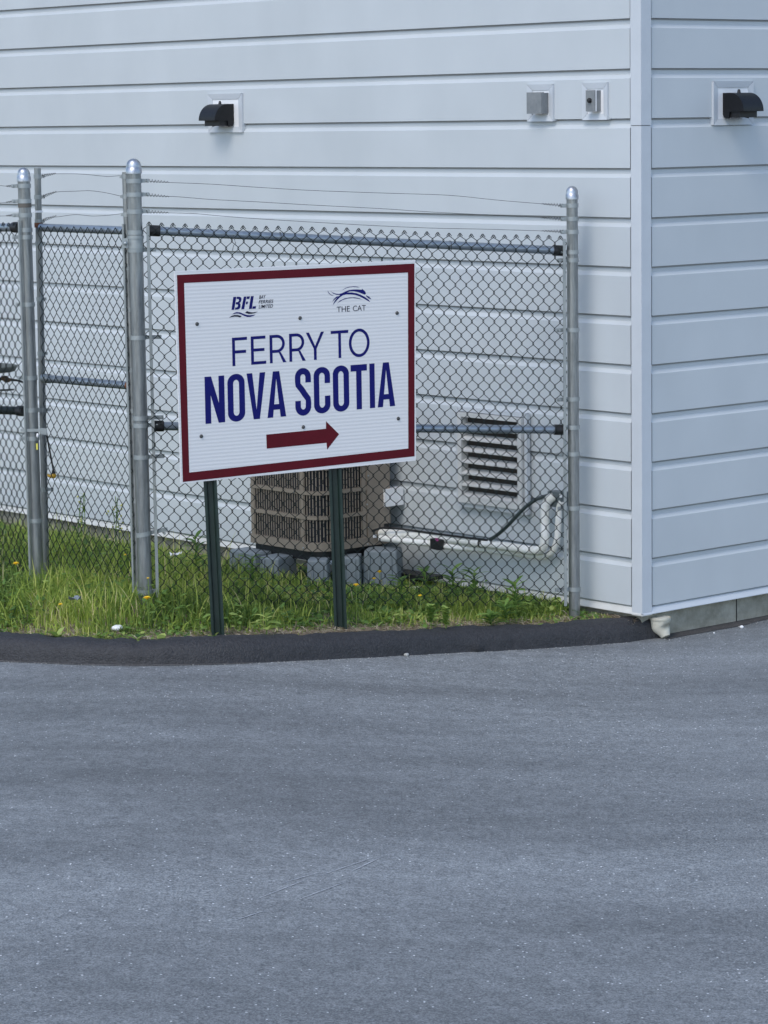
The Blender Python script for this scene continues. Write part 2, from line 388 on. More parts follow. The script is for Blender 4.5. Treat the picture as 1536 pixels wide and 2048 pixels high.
# base flashing: thin line then cream drip lip, slightly sagging out
for dirv, nrm, ln in ((DL, NL, LW), (DR, NR, RW)):
    m_ = MB(); pr = [(-.022, .006), (-.006, -.004), (-.002, -.012), (.010, -.030), (.010, -.033), (-.02, -.033), (-.06, -.028)]
    n = len(pr); st = 40
    for i in range(st + 1):
        s_ = .0 + ln * i / st
        for a, b in pr:
            wv = .004 * noise.noise(Vector((s_ * 1.2, ln, 0)))
            p = dirv * (s_ if s_ > .07 else s_) + nrm * (a + wv) + Vector((0, 0, ZB + b + wv * .5)); m_.v.append(tuple(p))
    for i in range(st):
        for j in range(n - 1): m_.f.append([i * n + j, (i + 1) * n + j, (i + 1) * n + j + 1, i * n + j + 1]); m_.m.append(0); m_.sm.append(False)
    obj('base_flashing', m_, M_FLANGE if nrm is NL else M_TRIM, B, world=False)
# corner trim in two lengths with the lap joint
def corner_trim(z0, z1, out, name='corner_trim'):
    m_ = MB(); o2 = out
    pts = [DL * .078 + NL * (o2 - .016), DL * .066 + NL * (o2 - .014), DL * .062 + NL * o2, NL * o2 + NR * o2, DR * .062 + NR * o2, DR * .066 + NR * (o2 - .014), DR * .078 + NR * (o2 - .016),
           DR * .078 + NR * (o2 - .02), NL * (o2 - .02) + NR * (o2 - .02), DL * .078 + NL * (o2 - .02)]
    # corner point: intersection of the two offset planes
    n = len(pts); A = [p + Vector((0, 0, z0)) for p in pts]; C_ = [p + Vector((0, 0, z1)) for p in pts]
    m_.add(A + C_, [(i, (i + 1) % n, n + (i + 1) % n, n + i) for i in range(n)])
    return obj(name, m_, M_TRIM, B, world=False)
zj = onL(1282, 251, 0).z
corner_trim(ZB - .028, zj - .0015, .006); corner_trim(zj + .0015, ZT, .0075)
m_ = MB()   # small cream foot under the corner
m_.prism([(0, 0), (.07, 0), (0, .07)], NL * .01 + NR * .01 + Vector((0, 0, ZB - .036)), DL, DR, (0, 0, .006)); obj('corner_foot', m_, M_FLANGE, B, world=False)
# foundation, set back under the siding
m_ = MB(); sb = .035
P0 = -NL * sb - NR * sb
a0, a1, a2 = P0 + DL * LW, P0, P0 + DR * RW
bk = P0 + DL * LW + DR * RW
def foot(mm, p, q, zt, zb_, seg=60):
    d = q - p
    for i in range(seg + 1):
        c = p + d * (i / seg); mm.v.append((c.x, c.y, zt)); mm.v.append((c.x, c.y, zb_))
    b0 = len(mm.v) - 2 * (seg + 1)
    for i in range(seg): mm.f.append([b0 + 2 * i, b0 + 2 * i + 1, b0 + 2 * i + 3, b0 + 2 * i + 2]); mm.m.append(0); mm.sm.append(False)
foot(m_, a0, a1, ZB - .02, -.3); foot(m_, a1, a2, ZB - .02, -.3)
foot(m_, a2, bk, ZB + .0, -.3); foot(m_, bk, a0, ZB + .0, -.3)
obj('foundation', m_, M_CONC, B, world=False)
# inner core (back walls and roof deck) so that the building is closed
m_ = MB(); c0 = -NL * .0215 - NR * .0215
q = [c0, c0 + DL * (LW - .03), c0 + DL * (LW - .03) + DR * (RW - .03), c0 + DR * (RW - .03)]
A = [p + Vector((0, 0, ZB - .015)) for p in q]; T = [p + Vector((0, 0, ZT + .02)) for p in q]
m_.add(A + T, [(0, 1, 5, 4), (1, 2, 6, 5), (2, 3, 7, 6), (3, 0, 4, 7), (4, 5, 6, 7), (0, 3, 2, 1)]); obj('wall_core', m_, mat('grey_sealant', (.42, .43, .44), .8), B, world=False)
m_ = MB()
for (p, q2, n2) in ((NL * .03 + NR * .03, DL * LW, NL), (NL * .03 + NR * .03, DR * RW, NR)):
    m_.box(p + q2 * .5 - n2 * .05 + Vector((0, 0, ZT + .06)), q2, n2 * .1, (0, 0, .12))
    break
obj('roof_coping', m_, M_TRIM, B, world=False)
m_ = MB(); m_.box(NR * .03 - NL * .02 + DR * (RW / 2 + .1) - NR * .05 + Vector((0, 0, ZT + .06)), DR * (RW - .2), NR * .1, (0, 0, .12)); obj('roof_coping', m_, M_TRIM, B, world=False)
# hairline control joints on the right foundation
m_ = MB()
p = onR(1473, 1225, -sb + .0015)
m_.box(Vector((p.x - CX, p.y - CY, ZB - .11)), DR * .004, NR * .003, (0, 0, .15)); obj('foundation_joint', m_, M_DARKIN, B, world=False)

# ------------------------------------------------------------------ wall fixtures
def frame_trim(parent, w_, h_, inner_w, inner_h, cx=0, cz=0, depth=.012, m=M_TRIM, name='frame_trim'):
    """four mitred pieces in the local xz plane, y outward (+y)"""
    ow, oh, iw, ih = w_ / 2, h_ / 2, inner_w / 2, inner_h / 2
    Q = [(-ow, -oh), (ow, -oh), (ow, oh), (-ow, oh)]; q = [(-iw, -ih), (iw, -ih), (iw, ih), (-iw, ih)]
    for i in range(4):
        a, b, c, d = Q[i], Q[(i + 1) % 4], q[(i + 1) % 4], q[i]
        ctr = ((a[0] + b[0] + c[0] + d[0]) / 4, (a[1] + b[1] + c[1] + d[1]) / 4)
        sh = lambda p: (ctr[0] + (p[0] - ctr[0]) * .992, ctr[1] + (p[1] - ctr[1]) * .985)
        m_ = MB(); pts = [sh(a), sh(b), sh(c), sh(d)]
        vs2 = [(x + cx, -.02, z + cz) for x, z in pts] + [(x + cx, depth * (1.0 if k_ < 2 else .6), z + cz) for k_, (x, z) in enumerate(pts)]
        m_.add(vs2, [(0, 1, 2, 3), (4, 7, 6, 5), (0, 4, 5, 1), (1, 5, 6, 2), (2, 6, 7, 3), (3, 7, 4, 0)])
        obj(name, m_, m, parent, world=False)
def wall_frame(side):      # rotation so that local +y is the outward normal, +x runs to the viewer's right along the wall
    n = NL if side == 'L' else NR
    return math.atan2(n.y, n.x) - math.pi / 2
def wall_rect(side, x0, y0, x1, y1):
    f = onL if side == 'L' else onR; d = -DL if side == 'L' else DR
    a = f((x0 + x1) / 2, (y0 + y1) / 2)
    p, q2 = f(x0, (y0 + y1) / 2), f(x1, (y0 + y1) / 2); t_, b_ = f((x0 + x1) / 2, y0), f((x0 + x1) / 2, y1)
    return a, (q2 - p).length, t_.z - b_.z

def wall_lamp(label, side, rect, x_sign):
    c, w_, h_ = wall_rect(side, *rect)
    t = thing('wall_lamp', label, 'wall lamp', c, wall_frame(side), 'dark hooded wall lamps on the siding')
    frame_trim(t, w_, h_, w_ * .76, h_ * .70)
    m_ = MB(); m_.abox(-w_ * .385, w_ * .385, -.018, .004, -h_ * .355, h_ * .355); obj('mounting_plate', m_, M_WHITE, t, world=False)
    W, D, H = .140, .140, .090
    zt = h_ * .23
    # hood : quarter round profile
    pr = [(.006, zt), (.006, zt - H)]
    arc = [(.05 + (D - .05) * math.sin(a), zt - H + (H) * math.cos(a)) for a in [i * math.pi / 2 / 12 for i in range(13)]]
    outer = [(.006, zt)] + arc
    th = .005
    inner = [(.05 + (D - .05 - th) * math.sin(a), zt - H + (H - th) * math.cos(a)) for a in [i * math.pi / 2 / 12 for i in range(12, -1, -1)]] + [(.006, zt - th)]
    m_ = MB(); poly = outer + inner
    n = len(outer); A = [(-W / 2, a, b) for a, b in outer]; A2 = [(W / 2, a, b) for a, b in outer]; Bq = [(-W / 2, a, b) for a, b in inner]; B2 = [(W / 2, a, b) for a, b in inner]
    m_.add(A + A2, [(i, i + 1, n + i + 1, n + i) for i in range(n - 1)], 0, True)
    m_.add(Bq + B2, [(i, i + 1, n + i + 1, n + i) for i in range(n - 1)], 0, True)
    m_.add([A[-1], A2[-1], B2[0], Bq[0]], [(0, 1, 2, 3)])
    obj('hood', m_, M_LAMP, t, world=False)
    for s_ in (-1, 1):
        m_ = MB(); pp = [(.006, zt - H - .012), (.014, zt - H - .03), (.045, zt - H - .034), (.05, zt - H - .002)] + [(a, b) for a, b in arc[::-1]] + [(.006, zt)]
        pp = [(a, b) for a, b in pp]
        x = s_ * (W / 2 - .002)
        V_ = [(x, a, b) for a, b in pp] + [(x + s_ * .005, a, b) for a, b in pp]; nn = len(pp)
        m_.add(V_, [tuple(range(nn)), tuple(range(nn, 2 * nn))[::-1]] + [(i, (i + 1) % nn, nn + (i + 1) % nn, nn + i) for i in range(nn)])
        obj('side_cheek', m_, M_LAMP, t, world=False)
    m_ = MB(); m_.abox(-W / 2 + .006, W / 2 - .006, .008, .105, zt - H - .03, zt - H + .004); obj('lens_box', m_, M_BLACK, t, world=False)
    m_ = MB(); m_.tube([(0, .045, zt - .002), (0, .045, zt + .010), (0, .045, zt + .017)], [.010, .0075, .005], 10); obj('photocell', m_, M_BLACK, t, world=False)
    return t
wall_lamp('black hooded wall lamp high on the left wall, alone above the fence', 'L', (419, 187, 487, 265), 1)
wall_lamp('black hooded wall lamp on the right wall, right of the corner trim', 'R', (1424, 162, 1504, 250), -1)

c, w_, h_ = wall_rect('L', 1057, 168, 1109, 243)
t = thing('square_junction_box', 'plain square grey box on a framed plate, left of the box with a black button', 'electrical box', c, wall_frame('L'), 'small grey boxes on framed plates')
frame_trim(t, w_, h_, w_ * .64, h_ * .66)
m_ = MB(); m_.abox(-w_ * .33, w_ * .33, -.018, .003, -h_ * .335, h_ * .335); obj('mounting_plate', m_, M_WHITE, t, world=False)
m_ = MB(); m_.abox(-.052, .044, .003, .034, -.050, .048); obj('box_body', m_, M_GREY, t, world=False)
m_ = MB(); m_.abox(-.055, .047, .0355, .056, -.053, .051); obj('box_cover', m_, M_GREY, t, world=False)
c, w_, h_ = wall_rect('L', 1167, 165, 1218, 240)
t = thing('button_junction_box', 'narrow grey box with a round black button on its cover, nearest the corner trim', 'electrical box', c, wall_frame('L'), 'small grey boxes on framed plates')
frame_trim(t, w_, h_, w_ * .64, h_ * .66)
m_ = MB(); m_.abox(-w_ * .33, w_ * .33, -.018, .003, -h_ * .335, h_ * .335); obj('mounting_plate', m_, M_WHITE, t, world=False)
m_ = MB(); m_.abox(-.034, .028, .003, .034, -.047, .052); obj('box_body', m_, M_GREY, t, world=False)
m_ = MB(); m_.abox(-.036, .030, .034, .041, -.049, .054); obj('box_cover', m_, M_WHITE, t, world=False)
m_ = MB(); m_.abox(-.0355, .0245, .0412, .047, -.048, .053); obj('face_plate', m_, M_GREY, t, world=False)
m_ = MB(); m_.tube([(-.004, .047, .004), (-.004, .056, .004), (-.004, .062, .004)], [.012, .012, .007], 12); obj('button', m_, M_BLACK, t, world=False)
m_ = MB(); m_.tube([(.036, .003, -.034), (.036, .012, -.034)], .005, 8); obj('screw', m_, M_BLACK, t, world=False)

# louvred vent
c, w_, h_ = wall_rect('L', 929, 829, 1056, 1010)
c = c + NL * .032
t = thing('louvred_vent', 'tall framed louvre vent low on the left wall behind the fence', 'vent', c, wall_frame('L'))
fw = .036
for (a0_, a1_, z0_, z1_) in ((-w_ / 2, -w_ / 2 + fw * .8, -h_ / 2, h_ / 2), (w_ / 2 - fw * .8, w_ / 2, -h_ / 2, h_ / 2), (-w_ / 2 + fw * .8 + .001, w_ / 2 - fw * .8 - .001, h_ / 2 - fw * .6, h_ / 2), (-w_ / 2 + fw * .8 + .001, w_ / 2 - fw * .8 - .001, -h_ / 2, -h_ / 2 + fw * .8)):
    m_ = MB(); m_.abox(a0_, a1_, -.03, .019, z0_, z1_); obj('vent_frame', m_, M_VENT, t, world=False)
frame_trim(t, w_ + .050, h_ + .050, w_ + .008, h_ + .008, depth=.004, m=M_TRIM, name='surround_trim')
iw = w_ - 2 * fw * .8; zt = h_ / 2 - fw * .6; zb = -h_ / 2 + fw * .8; nb = 7; pitch = (zt - zb) / nb
m_ = MB(); m_.abox(-iw / 2 + .001, iw / 2 - .001, -.0305, -.0285, zb, zt); obj('dark_backing', m_, mat('vent_interior', (.035, .030, .026), .8), t, world=False)
bl = None
for i in range(nb):
    z = zb + i * pitch
    if bl is None:
        m_ = MB(); m_.prism([(-.027, pitch * .46), (.019, .007), (.019, -.001), (.016, -.001), (.015, .003), (-.027, pitch * .44)], (-iw / 2 + .002, 0, 0), (0, 1, 0), (0, 0, 1), (iw - .004, 0, 0))
        bl = obj('louvre_blade', m_, M_VENT, t, world=False); bl.location = (0, 0, z)
    else: share(bl, t, (0, 0, z))

# ------------------------------------------------------------------ fence
ZFOOT = -.15
def post(name, label, px0, py0, px1, py1, Y, r, bands, bar=None, group=None, lug=None, cap=True, rgap=0):
    base = atY(px1, py1, Y); top = atY(px0, py0, Y)
    b = Vector((base.x, Y, base.z)); tx = top.x
    t = thing(name, label, 'fence post', (b.x, b.y, b.z), 0, group)
    ax = lambda z: Vector((b.x + (tx - b.x) * (z - b.z) / (top.z - b.z), Y, z))
    m_ = MB(); z1 = top.z - (r * 1.15 if cap else 0)
    m_.tube([ax(b.z - .25), ax(b.z), ax(z1)], r, 24, caps=True); obj('pipe', m_, M_GALV, t)
    if cap:
        m_ = MB(); c = ax(z1 - .02); pts = []; rr = []
        for (dz, q) in ((0, 1.13), (.022, 1.14), (.024, 1.07), (.035, 1.03)): pts.append(c + Vector((0, 0, dz))); rr.append(r * q)
        for a in range(1, 7):
            an = a * math.pi / 2 / 6.3; pts.append(c + Vector((0, 0, .035 + (r * 1.05) * math.sin(an)))); rr.append(r * 1.03 * math.cos(an))
        m_.tube(pts, rr, 20); obj('post_cap', m_, M_CAP, t)
    for bd in bands:
        py = bd[0]; ln = bd[1]; d = Vector(bd[2]) if len(bd) > 2 else Vector((1, 0, 0)); d.normalize()
        z = atY((px0 + px1) / 2, py, Y).z; c = ax(z)
        if len(bd) > 3: slope = bd[3]
        else: slope = 0
        m_ = MB(); m_.tube([c - Vector((0, 0, .010)), c + Vector((0, 0, .010))], r + .0035, 20)
        if slope:
            for i, v in enumerate(m_.v): m_.v[i] = (v[0], v[1], v[2] + (v[0] - c.x) * slope)
        if ln > 0:
            m_.box(c + d * (r + ln / 2) + Vector((0, 0, slope * (r + ln / 2) * d.x)), d * ln + Vector((0, 0, slope * ln * d.x)), Vector((-d.y, d.x, 0)) * .010, (0, 0, .018))
        o = obj('tension_band', m_, M_GALVB, t)
        if ln > 0:
            m_ = MB(); e = c + d * (r + ln * .8); pn = Vector((-d.y, d.x, 0)); m_.tube([e - pn * .02, e + pn * .02], .006, 8); obj('bolt', m_, M_GALVB, o)
    return t, ax, b, top

YC, YR, YA, YB_, YG = 13.35, 13.84, 13.80, 13.93, 13.42
eF = (Vector((atY(1143, 900, YR).x, YR, 0)) - Vector((atY(280, 900, YC).x, YC, 0))).normalized()
Cp, axC, bC, tC = post('corner_post', 'thick galvanised corner post with domed cap left of the sign', 267, 322, 291, 1205, YC, .0335,
    [(361.7, .035, eF), (389, .035, eF), (423, .035, eF), (464.6, 0), (675, .075, eF), (836, .075, eF), (850.6, .05, eF), (914, .075, eF), (1068, .08, eF, .16), (1183, .03, eF), (500, .06, eF)], group='capped fence posts')
Rp, axR, bR, tR = post('end_post', 'galvanised fence end post with domed cap beside the building corner', 1144, 377, 1149, 1243, YR, .0275,
    [(411, .03, -eF), (437.6, .03, -eF), (463.6, .03, -eF), (504, .04, -eF), (520, .05, -eF), (659.7, .055, -eF), (798, .055, -eF), (854.5, .03, -eF), (907.7, .055, -eF), (1016, .055, -eF), (1178, .07, -eF)], group='capped fence posts')
eA = Vector((-.64, .77, 0)).normalized()
Ap, axA, bA, tA = post('latch_post', 'galvanised post with domed cap at far left, taped near its top', 47, 340, 76, 1185, YA, .0300,
    [(371.6, .03, -Vector((1, 0, 0))), (402, .03, -Vector((1, 0, 0))), (430, .03, -Vector((1, 0, 0))), (459.6, .0), (474, .035, -Vector((1, 0, 0))), (608.6, .03, -Vector((1, 0, 0))), (755.5, .035, -Vector((1, 0, 0))), (820, .0), (876.6, .035, -Vector((1, 0, 0))), (1041, .0), (1159, .02, -Vector((1, 0, 0)))], group='capped fence posts')
c = axA(atY(47, 409, YA).z); m_ = MB(); m_.tube([c - Vector((0, 0, .014)), c + Vector((0, 0, .014))], .0325, 20); obj('brown_tape', m_, mat('brown_tape', (.12, .11, .095), .8), Ap)
# hinge clamp on the corner post
m_ = MB(); z = atY(266, 484, YC).z; c = axC(z)
for dz in (-.022, .022): m_.tube([c + Vector((0, 0, dz - .007)), c + Vector((0, 0, dz + .007))], .039, 20)
m_.tube([c + Vector((0, 0, -.03)), c + Vector((0, 0, .03))], .0365, 20)
m_.box(c + Vector((-.048, -.012, -.004)), (.03, 0, 0), (0, .012, 0), (0, 0, .045)); m_.ball(c + Vector((-.045, -.035, -.004)), .010)
obj('hinge_clamp', m_, M_GALVB, Cp)

# ---- chain link
def chain(parent, P, e, length, zb_, zt_fn, dw, dh, side, r=.0020, bulge=None, name='mesh_wire', knuckle=True):
    """wires woven vertically: P start point on the plane, e horizontal unit direction"""
    hw = dw / 2; hh = dh / 2; nw = int(length / hw); pn = Vector((-e.y, e.x, 0)) * side; cnt = 0
    ztop0 = zt_fn(0)
    nn = int((ztop0 - zb_) / hh)
    for i in range(nw):
        pts = []
        s0 = i * hw
        for n in range(nn + 1):
            right = (n + i) % 2 == 0
            s_ = s0 + (hw + .0022 if right else -.0022)
            z = zt_fn(s_) - n * hh
            # small irregularity shared by both wires meeting here
            key = (i + (1 if right else 0), n)
            j1 = noise.noise(Vector((key[0] * 1.7 + dw * 90, key[1] * 1.3, .5))) * .0036
            j2 = noise.noise(Vector((key[0] * 1.1, key[1] * 1.9 + dw * 50, 7.5))) * .0036
            off = (r * .95 if right else -r * .95)
            b = bulge(s_, z) if bulge else 0
            c = P + e * (s_ + j1) + pn * (off + b); c.z = z + j2
            if n == 0:
                if knuckle: pts += [c + Vector((0, 0, -.008)) , c + Vector((0, 0, .002)), c + pn * (-off * 2) + Vector((0, 0, .003)) + e * (-.004 if right else .004), c + pn * (-off * 2) + Vector((0, 0, -.012)) + e * (-.014 if right else .014)][::-1][-4:]
                else: pts.append(c)
            else:
                pts += [c + Vector((0, 0, .0035)), c + Vector((0, 0, -.0035))]
        m_ = MB(); m_.tube(pts, r, 5, caps=False, smoothf=True)
        o = obj(name, m_, M_VINYL, parent, fix=False); cnt += 1
    return cnt
# main panel between corner post and end post
F1 = thing('chain_link_fence', 'wide chain link panel between the thick corner post and the end post, behind the sign', 'fence panel', (bC.x + .3, YC + .05, .1))
def railobj(parent, p, q, r=.0205, name='rail', m=M_RAIL, caps='black', capr=.026):
    m_ = MB(); m_.tube([p, q], r, 16); o = obj(name, m_, m, parent)
    d = (q - p).normalized()
    for (a, s_) in ((p, 1), (q, -1)):
        if caps == 'black' or (caps == 'left' and s_ == 1) or (caps == 'right' and s_ == -1):
            m_ = MB(); m_.tube([a - d * .008 * s_, a + d * .045 * s_], capr, 14); obj('rail_end', m_, M_BLACK, o)
    return o
pn = Vector((eF.y, -eF.x, 0))      # towards the camera
def Fp(px, py, off=0.0):           # point on the fence plane
    return onplane(px, py, Vector((bC.x, YC, 0)) + pn * off, pn)
railobj(F1, Fp(300, 461, -.005), Fp(1124, 501.5, -.005)); railobj(F1, Fp(308, 852, -.005), Fp(1126, 859.5, -.005))
MS = Fp(291, 600, .026); me_ = Fp(1133, 600, .026); MLEN = (me_ - MS).length
zl, zr = Fp(300, 444.5, .026).z, Fp(1120, 474, .026).z
zf = lambda s_: zl + (zr - zl) * s_ / MLEN - .004 * math.sin(s_ * 5)
MS0 = Vector((MS.x, MS.y, 0))
bul = lambda s_, z: .012 * noise.noise(Vector((s_ * 1.3, z * 1.3, 0))) - (.02 * smooth((.6 - z) / .5))
chain(F1, MS0, eF, MLEN, .27, zf, .0552, .0690, -1, bulge=bul)
for (x0, y0, x1, y1) in ((295.5, 450, 315, 1195), (1128.5, 478, 1131, 1212)):     # tension bars
    a, b2 = Fp(x0, y0, .027), Fp(x1, y1, .027)
    m_ = MB(); m_.box((a + b2) / 2, (b2 - a), eF * .014, pn * .006); obj('tension_bar', m_, M_BAR, F1)
m_ = MB(); a = Fp(466, 478, .03); m_.tube([a + Vector((0, 0, .02)), a + Vector((.006, 0, .0)), a + Vector((.012, 0, -.02)), a + Vector((.002, 0, -.03)), a + Vector((-.004, 0, -.055))], .0015, 5); obj('wire_tie', m_, M_WIRE, F1)
for pxs, yy in ((560, 474), (700, 480), (900, 491), (905, 858)):
    m_ = MB(); a = Fp(pxs, yy, 0); m_.tube([a + pn * .03 + Vector((0, 0, .0)), a + pn * .018 + Vector((0, 0, .022)), a - pn * .012 + Vector((0, 0, .022)), a - pn * .028, a - pn * .012 + Vector((0, 0, -.024)), a + pn * .018 + Vector((0, 0, -.024)), a + pn * .03], .0016, 5); obj('wire_tie', m_, M_WIRE, F1)

# strands above the panels
def strand(parent, pts, ends=2, r=.0012):
    """px polyline of 3D points; twisted ends"""
    P = []
    for a, b in zip(pts, pts[1:]):
        for i in range(6): P.append(a + (b - a) * (i / 6))
    P.append(pts[-1])
    # smooth
    for _ in range(3): P = [P[0]] + [(P[i - 1] + P[i] * 2 + P[i + 1]) / 4 for i in range(1, len(P) - 1)] + [P[-1]]
    m_ = MB(); m_.tube(P, r, 5); o = obj('strand', m_, M_WIRE, parent)
    for k_, s_ in ((0, 1), (len(P) - 1, -1)):
        if ends == 2 or (ends == 1 and s_ == 1) or (ends == -1 and s_ == -1):
            d = (P[k_ + s_ * 9] - P[k_]).normalized(); m_ = MB(); tp = []
            for i in range(40):
                a = i / 39; rad = .007 * (1 - a) ** .7 + .0022; an = i * 1.25
                tp.append(P[k_] + d * (.11 * a) + Vector((0, math.cos(an), math.sin(an))) * rad)
            m_.tube(tp, .0013, 4); obj('twisted_end', m_, M_WIRE, o)
    return o
W1 = thing('strand_wires', 'three plain wires strung above the wide panel between corner post and end post', 'wire', (bC.x + .3, YC + .04, 2.3))
strand(W1, [Fp(291, 361, .0), Fp(310, 364), Fp(420, 368), Fp(520, 375), Fp(620, 381), Fp(760, 386), Fp(900, 390), Fp(1000, 401), Fp(1100, 409), Fp(1127, 411)])
strand(W1, [Fp(291, 389), Fp(310, 392), Fp(350, 393), Fp(420, 399), Fp(520, 404), Fp(620, 410), Fp(760, 417), Fp(860, 424), Fp(980, 430), Fp(1100, 436), Fp(1127, 438)])
strand(W1, [Fp(291, 423), Fp(310, 425), Fp(390, 427), Fp(440, 432), Fp(520, 438), Fp(620, 444), Fp(760, 452), Fp(880, 457), Fp(960, 458), Fp(1090, 462), Fp(1127, 463)])

# ---- gate
GT = thing('chain_link_gate', 'narrow chain link gate standing between the taped latch post and the thick corner post', 'gate', (-1.4, 13.7, .25))
gL_t, gL_b = atY(75, 336, YB_), atY(93, 1182, YB_)
gR_t, gR_b = atY(251, 344, YG), atY(277, 1190, YG)
def pipe(parent, a, b, r, m=M_GALV, name='gate_upright', caps=True):
    m_ = MB(); m_.tube([a, b], r, 16, caps=caps); return obj(name, m_, m, parent)
pl = pipe(GT, gL_b, gL_t, .0165); pr_ = pipe(GT, gR_b, gR_t, .0165)
def ring(parent, c, r, m=M_GALVB, h=.01, name='wire_clamp', lug=None):
    m_ = MB(); m_.tube([c - Vector((0, 0, h)), c + Vector((0, 0, h))], r, 16)
    if lug: m_.box(c + Vector(lug) / 2, Vector(lug), (0, .012, 0), (0, 0, .014))
    return obj(name, m_, m, parent)
for py, lug in ((353, (.034, -.01, 0)), (394, (.034, -.01, 0)), (442.7, (.03, -.01, 0)), (487, (.03, 0, 0)), (598, (.03, 0, 0)), (707, (.03, 0, 0)), (820, (.04, 0, 0)), (979, (.045, 0, 0)), (1165, (.03, 0, 0))):
    z = atY(80, py, YB_).z; k_ = (z - gL_b.z) / (gL_t.z - gL_b.z); ring(GT, gL_b + (gL_t - gL_b) * k_, .0195, lug=lug)
ring(GT, gL_b + (gL_t - gL_b) * ((atY(75, 423, YB_).z - gL_b.z) / (gL_t.z - gL_b.z)), .020, M_WHITE, .005)
z = atY(75, 450, YB_).z; ring(GT, gL_b + (gL_t - gL_b) * ((z - gL_b.z) / (gL_t.z - gL_b.z)), .021, M_RUST, .012, 'rusted_collar')
for py, lug in ((353, (-.028, 0, 0)), (393, (-.028, 0, 0)), (429, (-.028, 0, 0)), (535.7, (-.03, 0, 0)), (619, (-.035, 0, 0)), (740, (-.04, 0, 0)), (822, (-.03, 0, 0)), (1002, (-.02, 0, 0)), (1168, (-.02, 0, 0))):
    z = atY(255, py, YG).z; k_ = (z - gR_b.z) / (gR_t.z - gR_b.z); ring(GT, gR_b + (gR_t - gR_b) * k_, .0195, lug=lug)
def Gp(px, py, off=0.0):
    g0, g1 = Vector((gL_b.x, gL_b.y, 0)), Vector((gR_b.x, gR_b.y, 0)); e = (g1 - g0).normalized(); n = Vector((e.y, -e.x, 0))
    return onplane(px, py, g0 + n * off, n)
railobj(GT, Gp(82, 455), Gp(250, 461), .0195, caps=None, name='rail')
rr_ = railobj(GT, Gp(92, 757), Gp(263, 771.5), .0195, caps=None, name='rail')
m_ = MB(); m_.tube([Gp(256, 771), Gp(264, 771.7)], .022, 12); obj('rusted_sleeve', m_, M_RUST, rr_)
m_ = MB(); m_.tube([Gp(87, 756.5), Gp(100, 757.7)], .023, 12); obj('sleeve', m_, M_GALVB, rr_)
g0 = Gp(83, 700, .026); g1 = Gp(268, 700, .026); eG = (Vector((g1.x, g1.y, 0)) - Vector((g0.x, g0.y, 0))).normalized(); glen = (Vector((g1.x, g1.y, 0)) - Vector((g0.x, g0.y, 0))).length
zgl, zgr = Gp(82, 452, .026).z, Gp(255, 457, .026).z
chain(GT, Vector((g0.x, g0.y, 0)), eG, glen - .02, .36, lambda s_: zgl + (zgr - zgl) * s_ / glen, .0512, .0690, -1, bulge=lambda s_, z: .01 * noise.noise(Vector((s_ * 2, z * 1.5, 4))), knuckle=False)
a, b2 = Gp(246, 448, .03), Gp(267, 1185, .03); m_ = MB(); m_.box((a + b2) / 2, b2 - a, eG * .012, Vector((eG.y, -eG.x, 0)) * .005); obj('tension_bar', m_, M_BAR, GT)
GW = thing('gate_strand_wires', 'three wavy wires above the narrow gate', 'wire', (-1.4, 13.7, 2.4))
strand(GW, [Gp(84, 352), Gp(92, 348), Gp(120, 347.5), Gp(150, 347.5), Gp(175, 349), Gp(215, 353.5), Gp(243, 351)], ends=1, r=.0012)
strand(GW, [Gp(86, 393), Gp(92, 388), Gp(120, 383), Gp(150, 382.5), Gp(180, 381), Gp(210, 385), Gp(245, 393)], ends=1)
strand(GW, [Gp(86, 441), Gp(92, 435), Gp(115, 434), Gp(140, 430), Gp(155, 429), Gp(185, 432.5), Gp(215, 431), Gp(246, 427)], ends=1)
# latch: strap across both posts, fork, yellow tag
m_ = MB(); zc = atY(70, 859, YA).z; cA = axA(zc)
m_.box(cA + Vector((.0, -.034, 0)), (.105, 0, 0), (0, .008, 0), (0, 0, .014)); m_.box(cA + Vector((.058, -.03, -.006)), (.03, 0, -.004), (0, .02, 0), (0, 0, .03)); obj('latch_fork', m_, M_GALVB, Ap)
m_ = MB(); c = atY(74, 893, YA - .035); m_.box(c, (.008, 0, 0), (0, .004, 0), (0, 0, .030)); obj('yellow_tag', m_, M_YTAG, Ap)
m_ = MB(); c = atY(75, 871, YA - .035); m_.ball(c, .006, .006, .012); obj('white_peg', m_, M_WHITE, Ap)

# ---- left panel beyond the latch post
F2 = thing('chain_link_fence', 'sliver of chain link panel at the left edge, beyond the taped post', 'fence panel', (bA.x - .1, YA + .05, .25))
e2 = Vector((-.64, .77, 0)).normalized(); n2 = Vector((-e2.y, e2.x, 0)) ; n2 = n2 if n2.y < 0 else -n2
def Hp(px, py, off=0.0): return onplane(px, py, Vector((bA.x - .03, YA, 0)) + n2 * off, n2)
railobj(F2, Hp(38, 454.5), Hp(-60, 456), .0205, caps='left'); railobj(F2, Hp(48, 822), Hp(-60, 818), .0205, caps='left', m=M_VINYL)
h0 = Hp(42, 700, .022); ht = Hp(30, 447, .022).z
chain(F2, Vector((h0.x, h0.y, 0)), e2, .75, .36, lambda s_: ht - .01 * s_, .0512, .0690, 1, bulge=lambda s_, z: .015 * noise.noise(Vector((s_ * 3, z * 2.5, 9))))
a, b2 = Hp(37.5, 440, .026), Hp(61, 1175, .026); m_ = MB(); m_.box((a + b2) / 2, b2 - a, e2 * .012, n2 * .005); obj('tension_bar', m_, M_BAR, F2)
W2 = thing('left_strand_wires', 'three short wires running out of frame left of the taped post', 'wire', (bA.x - .1, YA + .05, 2.4))
